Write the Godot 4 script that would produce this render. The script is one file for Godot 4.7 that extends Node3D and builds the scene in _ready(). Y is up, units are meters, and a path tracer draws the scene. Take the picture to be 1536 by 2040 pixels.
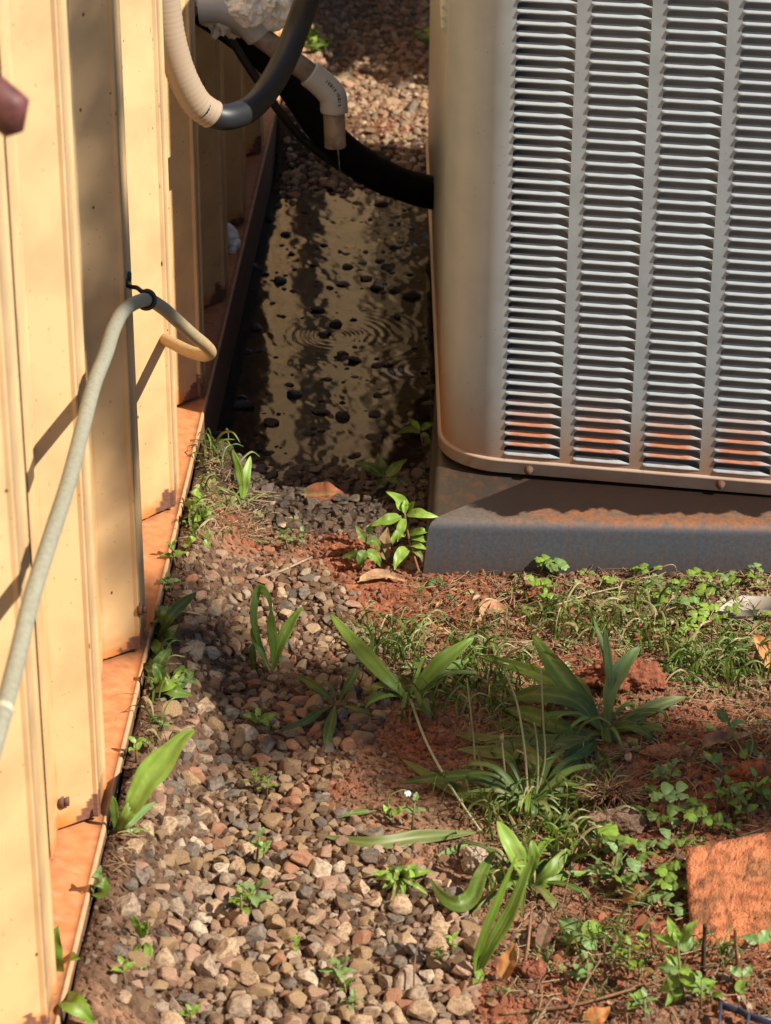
extends Node3D

const CAM_H := 1.30
const PITCH := deg_to_rad(25.5)
const FOCAL := 5400.0          # in pixels of the 1536 x 2040 photograph

var M := {}
var rng := RandomNumberGenerator.new()
var n_low := FastNoiseLite.new()
var n_mid := FastNoiseLite.new()
var n_fine := FastNoiseLite.new()
var stone_meshes: Array[ArrayMesh] = []
var pebble_mesh: ArrayMesh


# ------------------------------------------------------------------ small helpers
func ray(x: float, y: float) -> Vector3:
	var yc := -(y - 1020.0) / FOCAL
	return Vector3((x - 768.0) / FOCAL, yc * cos(PITCH) - sin(PITCH), -yc * sin(PITCH) - cos(PITCH))


func spot(x: float, y: float, h: float = 0.0) -> Vector3:      # the place at height h
	var r := ray(x, y)
	return Vector3(0, CAM_H, 0) + r * ((h - CAM_H) / r.y)


func deep(x: float, y: float, z: float) -> Vector3:            # the place at depth z
	var r := ray(x, y)
	return Vector3(0, CAM_H, 0) + r * (z / r.z)


func lin(r: float, g: float, b: float) -> Color:
	return Color(r, g, b).linear_to_srgb()


func ss(a: float, b: float, x: float) -> float:
	var t := clampf((x - a) / (b - a), 0.0, 1.0)
	return t * t * (3.0 - 2.0 * t)


func thing(called: String, label: String, category: String, at := Vector3.ZERO, group := "") -> Node3D:
	var o := Node3D.new()
	o.name = called
	o.position = at
	add_child(o, true)
	if o.name.begins_with("@"):
		o.name = called
	tag(o, label, category, group)
	return o


func tag(o: Node3D, label: String, category: String, group := "") -> void:
	o.set_meta("label", label)
	o.set_meta("category", category)
	if group != "":
		o.set_meta("group", group)


func numbered(parent: Node, called: String) -> String:
	if not parent.has_node(NodePath(called)):
		return called
	var key := "n_" + called
	var k: int = parent.get_meta(key) if parent.has_meta(key) else 0
	k += 1
	parent.set_meta(key, k)
	return "%s_%03d" % [called, k]


func put(called: String, mesh: Mesh, mat: Material, parent: Node3D = self) -> MeshInstance3D:
	var o := MeshInstance3D.new()
	o.name = numbered(parent, called)
	o.mesh = mesh
	if mat:
		o.material_override = mat
	parent.add_child(o, true)
	return o


func begin() -> SurfaceTool:
	var st := SurfaceTool.new()
	st.begin(Mesh.PRIMITIVE_TRIANGLES)
	return st


func done(st: SurfaceTool, normals := true) -> ArrayMesh:
	if normals:
		st.generate_normals()
	return st.commit()


func quad(st: SurfaceTool, a: Vector3, b: Vector3, c: Vector3, d: Vector3, col := Color.WHITE) -> void:
	for p in [a, b, c, a, c, d]:
		st.set_color(col)
		st.add_vertex(p)


# a grid of points (rows x cols) with colours, as one smooth sheet
func sheet(st: SurfaceTool, pts: PackedVector3Array, cols: PackedColorArray, nc: int, nr: int, base := 0, uvs := PackedVector2Array()) -> int:
	for i in pts.size():
		st.set_color(cols[i] if cols.size() else Color.WHITE)
		if uvs.size():
			st.set_uv(uvs[i])
		st.add_vertex(pts[i])
	for r in nr - 1:
		for c in nc - 1:
			var a := base + r * nc + c
			st.add_index(a); st.add_index(a + nc); st.add_index(a + 1)
			st.add_index(a + 1); st.add_index(a + nc); st.add_index(a + nc + 1)
	return base + pts.size()


func spline(ctrl: Array, steps: int) -> PackedVector3Array:
	var out := PackedVector3Array()
	var n := ctrl.size()
	for k in n - 1:
		var p0: Vector3 = ctrl[maxi(k - 1, 0)]
		var p1: Vector3 = ctrl[k]
		var p2: Vector3 = ctrl[k + 1]
		var p3: Vector3 = ctrl[mini(k + 2, n - 1)]
		for i in steps:
			var t := float(i) / steps
			out.append(0.5 * (2.0 * p1 + (p2 - p0) * t + (2.0 * p0 - 5.0 * p1 + 4.0 * p2 - p3) * t * t + (3.0 * p1 - p0 - 3.0 * p2 + p3) * t * t * t))
	out.append(ctrl[n - 1])
	return out


# a swept tube; radius_of(t in 0..1, metres along) gives the radius, tint(t, angle) the colour
func tube(st: SurfaceTool, line: PackedVector3Array, radius_of: Callable, sides := 14, tint = null, caps := true, base := 0) -> int:
	var n := line.size()
	var pts := PackedVector3Array()
	var cols := PackedColorArray()
	var nrm := Vector3.ZERO
	var run := 0.0
	for i in n:
		var tg := (line[mini(i + 1, n - 1)] - line[maxi(i - 1, 0)]).normalized()
		if i == 0:
			nrm = tg.cross(Vector3(0.31, 0.22, 0.92)).normalized()
		else:
			run += line[i].distance_to(line[i - 1])
			nrm = (nrm - tg * nrm.dot(tg)).normalized()
		var bn := tg.cross(nrm)
		var t := float(i) / (n - 1)
		var r: float = radius_of.call(t, run)
		for k in sides + 1:
			var a := TAU * k / sides
			pts.append(line[i] + (nrm * cos(a) + bn * sin(a)) * r)
			cols.append(tint.call(t, a) if tint != null else Color.WHITE)
	for i in pts.size():
		st.set_color(cols[i])
		st.set_smooth_group(0)
		st.add_vertex(pts[i])
	for i in n - 1:
		for k in sides:
			var a := base + i * (sides + 1) + k
			var b := a + sides + 1
			st.add_index(a); st.add_index(a + 1); st.add_index(b)
			st.add_index(a + 1); st.add_index(b + 1); st.add_index(b)
	base += pts.size()
	if caps:
		for e in 2:
			var row := 0 if e == 0 else n - 1
			var c := line[row]
			st.set_color(cols[row * (sides + 1)])
			st.add_vertex(c)
			for k in sides + 1:
				st.set_color(cols[row * (sides + 1) + k])
				st.add_vertex(pts[row * (sides + 1) + k])
			for k in sides:
				st.add_index(base)
				if e == 0:
					st.add_index(base + k + 2); st.add_index(base + k + 1)
				else:
					st.add_index(base + k + 1); st.add_index(base + k + 2)
			base += sides + 2
	return base


func round_tube(line: PackedVector3Array, r: float, sides := 14, tint = null) -> ArrayMesh:
	var st := begin()
	tube(st, line, func(_t, _m): return r, sides, tint)
	return done(st)


func box_mesh(st: SurfaceTool, t: Transform3D, s: Vector3, bevel := 0.0, col := Color.WHITE) -> void:
	# a box with chamfered edges
	var h := s / 2.0
	var b := minf(bevel, minf(h.x, minf(h.y, h.z)) * 0.9)
	var dirs := [Vector3.RIGHT, Vector3.LEFT, Vector3.UP, Vector3.DOWN, Vector3.BACK, Vector3.FORWARD]
	var corner := func(sg: Vector3, d: int) -> Vector3:
		var v := Vector3(sg.x * (h.x - b), sg.y * (h.y - b), sg.z * (h.z - b))
		v[d] = sg[d] * h[d]
		return t * v
	for d in dirs:
		var ax: int = d.abs().max_axis_index()
		var u := (ax + 1) % 3
		var w := (ax + 2) % 3
		var q := []
		for e in [[-1, -1], [1, -1], [1, 1], [-1, 1]]:
			var sg := Vector3.ZERO
			sg[ax] = d[ax]; sg[u] = e[0]; sg[w] = e[1]
			q.append(corner.call(sg, ax))
		if d[ax] > 0:
			quad(st, q[3], q[2], q[1], q[0], col)
		else:
			quad(st, q[0], q[1], q[2], q[3], col)
	if b <= 0.0:
		return
	for ax in 3:
		var u := (ax + 1) % 3
		var w := (ax + 2) % 3
		for e in [[-1, -1], [1, -1], [1, 1], [-1, 1]]:
			var s0 := Vector3.ZERO
			s0[ax] = -1; s0[u] = e[0]; s0[w] = e[1]
			var s1 := s0
			s1[ax] = 1
			var a: Vector3 = corner.call(s0, u); var c: Vector3 = corner.call(s1, u)
			var d2: Vector3 = corner.call(s1, w); var f: Vector3 = corner.call(s0, w)
			if e[0] * e[1] > 0:
				quad(st, a, c, d2, f, col)
			else:
				quad(st, f, d2, c, a, col)
	for sx in [-1, 1]:
		for sy in [-1, 1]:
			for sz in [-1, 1]:
				var sg := Vector3(sx, sy, sz)
				var p: Array = [corner.call(sg, 0), corner.call(sg, 1), corner.call(sg, 2)]
				if sx * sy * sz > 0:
					p.reverse()
				for k in p:
					st.set_color(col); st.add_vertex(k)


func ico(sub: int) -> Array:
	var g := (1.0 + sqrt(5.0)) / 2.0
	var v: Array = [Vector3(-1, g, 0), Vector3(1, g, 0), Vector3(-1, -g, 0), Vector3(1, -g, 0), Vector3(0, -1, g), Vector3(0, 1, g), Vector3(0, -1, -g), Vector3(0, 1, -g), Vector3(g, 0, -1), Vector3(g, 0, 1), Vector3(-g, 0, -1), Vector3(-g, 0, 1)]
	for i in 12:
		v[i] = v[i].normalized()
	var f: Array = [[0, 11, 5], [0, 5, 1], [0, 1, 7], [0, 7, 10], [0, 10, 11], [1, 5, 9], [5, 11, 4], [11, 10, 2], [10, 7, 6], [7, 1, 8], [3, 9, 4], [3, 4, 2], [3, 2, 6], [3, 6, 8], [3, 8, 9], [4, 9, 5], [2, 4, 11], [6, 2, 10], [8, 6, 7], [9, 8, 1]]
	for s in sub:
		var mid := {}
		var nf: Array = []
		for t in f:
			var m := []
			for k in 3:
				var a: int = t[k]
				var b: int = t[(k + 1) % 3]
				var key := mini(a, b) * 100000 + maxi(a, b)
				if not mid.has(key):
					mid[key] = v.size()
					v.append(((v[a] + v[b]) * 0.5).normalized())
				m.append(mid[key])
			nf.append([t[0], m[0], m[2]]); nf.append([t[1], m[1], m[0]]); nf.append([t[2], m[2], m[1]]); nf.append([m[0], m[1], m[2]])
		f = nf
	return [v, f]


func lump(sub: int, shape: Callable, smooth: bool, tint = null, st: SurfaceTool = null, t := Transform3D()) -> SurfaceTool:
	var g := ico(sub)
	if st == null:
		st = begin()
	var pos: Array = []
	for v in g[0]:
		pos.append(t * (shape.call(v) as Vector3))
	for f in g[1]:
		for k in [0, 2, 1]:
			st.set_smooth_group(0 if smooth else -1)
			st.set_color(tint.call(pos[f[k]]) if tint != null else Color.WHITE)
			st.add_vertex(pos[f[k]])
	return st


func stone_mesh(seed_no: int, sub := 2) -> ArrayMesh:
	var r := RandomNumberGenerator.new()
	r.seed = seed_no
	var planes := []
	for k in 11:
		var n := Vector3(r.randf_range(-1, 1), r.randf_range(-1, 1), r.randf_range(-1, 1)).normalized()
		planes.append([n, r.randf_range(0.46, 0.78)])
	var sc := Vector3(r.randf_range(0.95, 1.35), r.randf_range(0.7, 0.95), r.randf_range(0.75, 1.0))
	var nz := FastNoiseLite.new()
	nz.seed = seed_no
	nz.frequency = 1.6
	var shape := func(v: Vector3) -> Vector3:
		var p := v
		for q in planes:
			var over: float = p.dot(q[0]) - q[1]
			if over > 0.0:
				p -= q[0] * over * 0.97
		p *= 1.0 + 0.07 * nz.get_noise_3dv(v)
		return p * sc * 1.3
	var st := lump(sub, shape, false)
	return done(st)


# ------------------------------------------------------------------ materials
func mat(color: Color, rough := 0.8, spec := 0.5) -> StandardMaterial3D:
	var m := StandardMaterial3D.new()
	m.albedo_color = color
	m.roughness = rough
	m.metallic_specular = spec
	m.cull_mode = BaseMaterial3D.CULL_DISABLED
	return m


func vmat(rough := 0.8, spec := 0.5) -> StandardMaterial3D:
	var m := mat(Color.WHITE, rough, spec)
	m.vertex_color_use_as_albedo = true
	return m


func noise_image(seed_no: int, freq: float, oct: int, size: int, lo: float, hi: float, gain := 0.55) -> Image:
	var n := FastNoiseLite.new()
	n.seed = seed_no
	n.noise_type = FastNoiseLite.TYPE_SIMPLEX_SMOOTH
	n.frequency = freq
	n.fractal_octaves = oct
	n.fractal_gain = gain
	var im := n.get_seamless_image(size, size)
	im.convert(Image.FORMAT_L8)
	var d := im.get_data()
	for i in d.size():
		d[i] = int(255.0 * clampf(lo + (hi - lo) * d[i] / 255.0, 0.0, 1.0))
	return Image.create_from_data(size, size, false, Image.FORMAT_L8, d)


func tex(im: Image) -> ImageTexture:
	return ImageTexture.create_from_image(im)


func tri(m: StandardMaterial3D, per_metre: float, world := true) -> void:
	m.uv1_triplanar = true
	m.uv1_world_triplanar = world
	m.uv1_scale = Vector3.ONE * per_metre


func specks(im: Image, count: int, rmin: float, rmax: float, c: Color, seed_no: int, along := 1.0) -> void:
	var r := RandomNumberGenerator.new()
	r.seed = seed_no
	var w := im.get_width()
	var h := im.get_height()
	for k in count:
		var cx := r.randi_range(0, w - 1)
		var cy := r.randi_range(0, h - 1)
		var rad := r.randf_range(rmin, rmax) * (0.4 + 0.6 * r.randf())
		var ex := r.randf_range(0.5, 1.2)
		var strong := r.randf_range(0.35, 1.0)
		for yy in range(-int(rad * 2 * along) - 1, int(rad * 2 * along) + 2):
			for xx in range(-int(rad * 2) - 1, int(rad * 2) + 2):
				var d := sqrt(pow(xx / ex, 2) + pow(yy * ex / along, 2))
				var a := clampf(rad + 0.5 - d, 0.0, 1.0) * strong
				if a > 0.0:
					var px := posmod(cx + xx, w)
					var py := posmod(cy + yy, h)
					im.set_pixel(px, py, im.get_pixel(px, py).lerp(c, a))


func make_materials() -> void:
	var grit := tex(noise_image(3, 0.03, 6, 512, 0.42, 1.32, 0.8))
	var grit2 := tex(noise_image(9, 0.012, 5, 512, 0.5, 1.3, 0.6))
	var bumpy := tex(noise_image(5, 0.05, 5, 512, 0.0, 1.0, 0.7))

	var m := vmat(0.95, 0.3)
	m.albedo_texture = grit
	tri(m, 6.0)
	m.heightmap_enabled = true
	m.heightmap_texture = bumpy
	m.heightmap_scale = 0.25
	M.soil = m

	m = vmat(0.9, 0.35)
	m.albedo_texture = grit
	tri(m, 18.0, false)
	m.heightmap_enabled = true
	m.heightmap_texture = bumpy
	m.heightmap_scale = 0.06
	M.crumb = m

	# stones: one material for each tone, the grain computed in the stone's own axes
	var tones := [[0.52, 0.355, 0.22], [0.50, 0.305, 0.20], [0.38, 0.275, 0.19], [0.43, 0.28, 0.15], [0.21, 0.165, 0.125], [0.28, 0.175, 0.10], [0.60, 0.46, 0.325], [0.47, 0.235, 0.135]]
	M.stones = []
	for k in tones.size():
		m = mat(lin(tones[k][0], tones[k][1], tones[k][2]), 0.88, 0.35)
		m.albedo_texture = grit if k % 2 else grit2
		tri(m, 0.42 if k % 2 else 0.35, false)
		m.heightmap_enabled = true
		m.heightmap_texture = bumpy
		m.heightmap_scale = 0.12
		M.stones.append(m)
	m = vmat(0.88, 0.35)
	m.albedo_texture = grit
	tri(m, 0.4, false)
	m.heightmap_enabled = true
	m.heightmap_texture = bumpy
	m.heightmap_scale = 0.12
	M.gravel = m
	m = vmat(0.25, 0.5)
	m.albedo_texture = grit
	tri(m, 0.4, false)
	m.heightmap_enabled = true
	m.heightmap_texture = bumpy
	m.heightmap_scale = 0.1
	M.wet_gravel = m

	# painted steel wall: faint mottling, tiny dirt specks
	var wi := noise_image(21, 0.006, 4, 1024, 0.90, 1.05)
	wi.convert(Image.FORMAT_RGB8)
	specks(wi, 420, 0.5, 1.7, Color(0.30, 0.2, 0.1), 5)
	specks(wi, 110, 0.8, 2.2, Color(0.42, 0.28, 0.14), 6, 2.0)
	specks(wi, 14, 1.6, 3.4, Color(0.3, 0.17, 0.08), 7)
	m = vmat(0.42, 0.4)
	m.albedo_texture = tex(wi)
	m.uv1_scale = Vector3(1, 1, 1)
	M.wall = m
	m = vmat(0.7, 0.4)
	tri(m, 5.0)
	m.albedo_texture = tex(noise_image(61, 0.02, 4, 512, 0.86, 1.08))
	M.trim = m

	# condenser paint
	var ai := noise_image(31, 0.01, 4, 512, 0.93, 1.04)
	ai.convert(Image.FORMAT_RGB8)
	specks(ai, 220, 0.6, 1.4, Color(0.95, 0.9, 0.8), 15)
	specks(ai, 110, 0.6, 1.3, Color(0.25, 0.16, 0.1), 16)
	m = vmat(0.36, 0.5)
	m.albedo_texture = tex(ai)
	tri(m, 3.2, false)
	M.ac = m
	M.coil = mat(lin(0.27, 0.30, 0.34), 0.8, 0.3)
	M.rust = mat(lin(0.10, 0.045, 0.025), 0.75, 0.5)
	M.rust.heightmap_enabled = true
	M.rust.heightmap_texture = bumpy
	M.rust.heightmap_scale = 0.05
	tri(M.rust, 30.0)

	# pad of black plastic and its dust
	var pi := noise_image(41, 0.07, 6, 1024, 0.58, 0.80, 0.75)
	pi.convert(Image.FORMAT_RGB8)
	for q in [[1500, 0.7, 1.7, 25], [120, 1.6, 3.4, 26]]:
		specks(pi, q[0], q[1], q[2], Color(1.0, 0.9, 0.78), q[3])
	m = vmat(0.5, 0.5)
	m.albedo_texture = tex(pi)
	tri(m, 2.4, false)
	m.heightmap_enabled = true
	m.heightmap_texture = bumpy
	m.heightmap_scale = 0.02
	M.pad = m

	M.water = mat(lin(0.045, 0.028, 0.018), 0.08, 0.39)
	M.water.albedo_color.a = 0.35
	M.water.refraction_enabled = true
	M.water.refraction_scale = 0.036

	m = vmat(0.45, 0.4)
	m.backlight_enabled = true
	m.backlight = Color(0.62, 0.7, 0.35)
	M.leaf = m
	m = vmat(0.9, 0.2)
	m.albedo_texture = grit
	tri(m, 25.0, false)
	M.straw = m
	M.dead_leaf = vmat(0.75, 0.3)
	M.dead_leaf.albedo_texture = grit2
	tri(M.dead_leaf, 12.0)
	M.dead_leaf.backlight_enabled = true
	M.dead_leaf.backlight = Color(0.3, 0.22, 0.12)

	M.hose = mat(lin(0.012, 0.0145, 0.019), 0.45, 0.5)
	M.sleeve = mat(lin(0.29, 0.22, 0.155), 0.7, 0.4)
	M.foam_black = mat(lin(0.006, 0.006, 0.006), 0.85, 0.25)
	M.foam_black.heightmap_enabled = true
	M.foam_black.heightmap_texture = bumpy
	M.foam_black.heightmap_scale = 0.06
	tri(M.foam_black, 8.0)
	M.pvc = vmat(0.5, 0.4)
	M.pvc.albedo_texture = grit2
	tri(M.pvc, 4.0)
	M.fitting = mat(lin(0.45, 0.46, 0.46), 0.42, 0.45)
	M.ink = mat(lin(0.03, 0.03, 0.04), 0.7, 0.3)
	M.foam_white = vmat(0.75, 0.4)
	M.foam_white.subsurf_scatter_enabled = true
	M.foam_white.subsurf_scatter_strength = 0.05
	M.cable = vmat(0.55, 0.4)
	M.cable.albedo_texture = tex(noise_image(63, 0.05, 4, 512, 0.82, 1.1))
	tri(M.cable, 7.0)
	M.black = mat(lin(0.012, 0.012, 0.014), 0.5, 0.5)
	M.maroon = vmat(0.55, 0.4)
	M.maroon.albedo_texture = grit2
	tri(M.maroon, 9.0)

	m = vmat(0.88, 0.3)
	m.albedo_texture = grit2
	tri(m, 9.0, false)
	m.heightmap_enabled = true
	m.heightmap_texture = tex(noise_image(55, 0.07, 4, 512, 0.0, 1.0, 0.75))
	m.heightmap_scale = 0.22
	M.brick = m
	M.tin = mat(lin(0.33, 0.29, 0.24), 0.6, 0.4)
	M.plastic_blue = mat(lin(0.032, 0.036, 0.058), 0.4, 0.5)
	M.petal = mat(lin(0.75, 0.76, 0.7), 0.6, 0.3)
	M.bark = vmat(0.9, 0.3)
	M.bark.albedo_texture = grit
	tri(M.bark, 8.0)


# ------------------------------------------------------------------ ground
var wet_edge: PackedVector2Array

func in_puddle(x: float, z: float) -> float:      # 0 outside, 1 in the middle of the basin
	var wob := 0.05 * n_low.get_noise_2d(x * 3.0, z * 3.0) + 0.02 * n_mid.get_noise_2d(x, z)
	var a := ss(-2.76 + wob, -2.97 + wob, z)
	var b := ss(-4.02 - wob, -3.72 - wob, z)
	var c := ss(0.16, 0.08, x)
	return a * b * c


func hgt(x: float, z: float) -> float:
	var h := 0.007 * n_low.get_noise_2d(x, z) + 0.004 * n_mid.get_noise_2d(x, z) + 0.0015 * n_fine.get_noise_2d(x, z)
	var p := in_puddle(x, z)
	h = lerpf(h, -0.024 + 1.0 * h, p)
	# low lip of earth between the puddle and the gravel
	h += 0.014 * exp(-pow((z + 2.60) / 0.06, 2)) * ss(0.02, -0.06, x)
	# earth banked along the wall's foot
	var w := x - wall_x(z)
	h += (0.068 * ss(0.090, 0.008, w) + 0.002 * n_mid.get_noise_2d(x * 2.0, z * 2.0) * ss(0.10, 0.03, w)) * lerpf(1.0, 0.12, ss(-2.76, -2.92, z) * ss(-4.1, -3.9, z))
	h = lerpf(h, minf(h, 0.061), ss(0.03, 0.02, w)) - 0.03 * ss(0.0065, 0.0, w)
	# clay shoulder on the right
	h += 0.012 * ss(0.12, 0.30, x) * ss(-2.62, -2.45, z)
	if z < -2.57 and x > 0.05:
		h = lerpf(h, -0.004, ss(0.06, 0.09, x) * ss(-2.57, -2.60, z))
	var edge := ss(-0.42, -0.34, x) * ss(0.60, 0.50, x) * ss(-1.40, -1.52, z) * ss(-5.7, -5.5, z)
	return h * edge


func wall_x(z: float) -> float:      # the outer line of the wall's foot
	return -0.2131 + 0.0343 * (-2.7954 - z)


func blob(x: float, z: float, b: Array) -> float:
	var s := 0.0
	for q in b:
		var d := Vector2((x - q.x) / q.w, (z - q.z) / (q.w * 1.3)).length_squared() if q is Vector4 else 9.0
		s = maxf(s, exp(-d))
	return s


var clay_spots: Array = []
var stone_bed := PackedVector2Array()

func gcol(x: float, z: float) -> Color:
	var n := n_mid.get_noise_2d(x * 1.7 + 5.0, z * 1.7)
	var f := n_fine.get_noise_2d(x, z)
	var dirt := Color(0.195, 0.108, 0.062)
	var fines := Color(0.32, 0.18, 0.105)
	var clay := Color(0.38, 0.135, 0.065)
	var c := dirt.lerp(fines, clampf(0.5 + n * 0.9 + f * 0.4, 0, 1))
	var k := clampf(blob(x, z, clay_spots) * 1.25 + n * 0.45, 0, 1)
	c = c.lerp(clay.lerp(Color(0.23, 0.085, 0.045), clampf(0.5 + f, 0, 1)), k)
	# gaps between the stones, their shade painted into the soil colour
	if stone_bed.size() and x < 0.1 and z > -2.6 and Geometry2D.is_point_in_polygon(Vector2(x, z), stone_bed):
		c = c.lerp(Color(0.105, 0.058, 0.036), 0.75)
	# wet ground in and round the puddle
	var wob := 0.05 * n_low.get_noise_2d(x * 3.0, z * 3.0) + 0.03 * n
	var wet := ss(-2.63 + wob, -2.70 + wob, z) * ss(-4.25 - wob, -3.95 - wob, z) * ss(0.25, 0.06, x)
	return c.lerp(Color(0.036, 0.023, 0.016), wet * 0.92)


func build_ground() -> void:
	stone_bed = poly([[150, 2080], [250, 1640], [330, 1420], [350, 1210], [480, 1150], [640, 1150], [710, 1220], [770, 1320], [760, 1420], [690, 1520], [630, 1600], [740, 1670], [850, 1735], [930, 1810], [955, 1900], [930, 2080]])
	for q in [[700, 1120, 0.05], [830, 1200, 0.05], [760, 1180, 0.05], [930, 1180, 0.05], [1060, 1220, 0.05], [900, 1230, 0.04], [1250, 1350, 0.05], [1300, 1280, 0.03], [1480, 1500, 0.05], [1380, 1480, 0.05], [1130, 1350, 0.04], [1500, 1980, 0.05], [1350, 1600, 0.05], [1250, 1700, 0.05], [1120, 1700, 0.04], [1000, 2000, 0.04], [1150, 1950, 0.05], [840, 1480, 0.04], [640, 1560, 0.03], [480, 1100, 0.035], [1480, 1720, 0.06], [1300, 1850, 0.06], [840, 330, 0.06], [780, 250, 0.05]]:
		var p := spot(q[0], q[1])
		clay_spots.append(Vector4(p.x, 0, p.z, q[2]))
	var xs := PackedFloat32Array()
	var x := -0.45
	while x < 0.62:
		xs.append(x)
		x += 0.0055 if x < 0.46 and x > -0.33 else 0.03
	var zs := PackedFloat32Array()
	var z := -1.40
	while z > -5.75:
		zs.append(z)
		z -= 0.0055 if z > -2.8 else (0.009 if z > -4.0 else 0.014)
	var pts := PackedVector3Array()
	var cols := PackedColorArray()
	for zz in zs:
		for xx in xs:
			pts.append(Vector3(xx, hgt(xx, zz), zz))
			cols.append(gcol(xx, zz))
	var st := begin()
	var base := sheet(st, pts, cols, xs.size(), zs.size())
	# the plain ground round it, out to the horizon
	var x0 := xs[0]
	var x1 := xs[xs.size() - 1]
	var z0 := zs[0]
	var z1 := zs[zs.size() - 1]
	var far := 150.0
	var c := Color(0.14, 0.12, 0.06)
	for r in [[-far, x0, -far, far], [x1, far, -far, far], [x0, x1, z0, far], [x0, x1, -far, z1]]:
		for p in [Vector3(r[0], 0, r[2]), Vector3(r[0], 0, r[3]), Vector3(r[1], 0, r[2]), Vector3(r[1], 0, r[3])]:
			st.set_color(c)
			st.add_vertex(p)
		for i in [0, 2, 1, 1, 2, 3]:
			st.add_index(base + i)
		base += 4
	var o := put("ground", done(st), M.soil)
	o.set_meta("kind", "structure")
	o.set_meta("label", "red clay and gravelly soil between the wall and the condenser")
	ground_node = o


var ground_node: MeshInstance3D


func build_water() -> void:
	var level := -0.0095
	var drip := spot(672, 668, level)
	var second := spot(836, 735, level)
	var xs := PackedFloat32Array()
	var zs := PackedFloat32Array()
	var x := -0.235
	while x < 0.10:
		xs.append(x)
		x += 0.0032
	var z := -2.66
	while z > -4.06:
		zs.append(z)
		z -= 0.0042
	var pts := PackedVector3Array()
	for zz in zs:
		for xx in xs:
			var h := level
			for q in [[drip, 0.00022, 0.0115, 0.075], [second, 0.00016, 0.0125, 0.05]]:
				var d := Vector2(xx - q[0].x, zz - q[0].z).length()
				h += q[1] * (0.7 + 1.1 * n_mid.get_noise_2d(xx * 1.3, zz)) * sin(TAU * d / q[2] + 1.2 * n_mid.get_noise_2d(xx * 0.8 + 5.0, zz * 0.8)) * exp(-pow(d / q[3], 2)) * ss(0.0, 0.01, d)
			h += 0.00034 * n_mid.get_noise_2d(xx * 1.2 + 9.0, zz * 0.7) + (0.00006 + 0.00026 * ss(-0.05, 0.45, n_mid.get_noise_2d(xx * 0.9 + 3.0, zz * 0.6))) * n_fine.get_noise_2d(xx * 0.5, zz * 0.35)
			pts.append(Vector3(xx, h, zz))
	var st := begin()
	sheet(st, pts, PackedColorArray(), xs.size(), zs.size())
	var o := put("puddle_water", done(st), M.water)
	o.set_meta("kind", "structure")
	o.set_meta("label", "dark rippled puddle reflecting the wall beside the condenser")


# ------------------------------------------------------------------ the wall
var wall_dir := Vector3(0.03428, 0, -0.99941)
var wall_out := Vector3(0.99941, 0, 0.03428)
var wall_org := Vector3(-0.24802, 0, -1.81435)

func on_wall(s: float, o: float, y: float) -> Vector3:
	return wall_org + wall_dir * s + wall_out * o + Vector3(0, y, 0)


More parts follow.
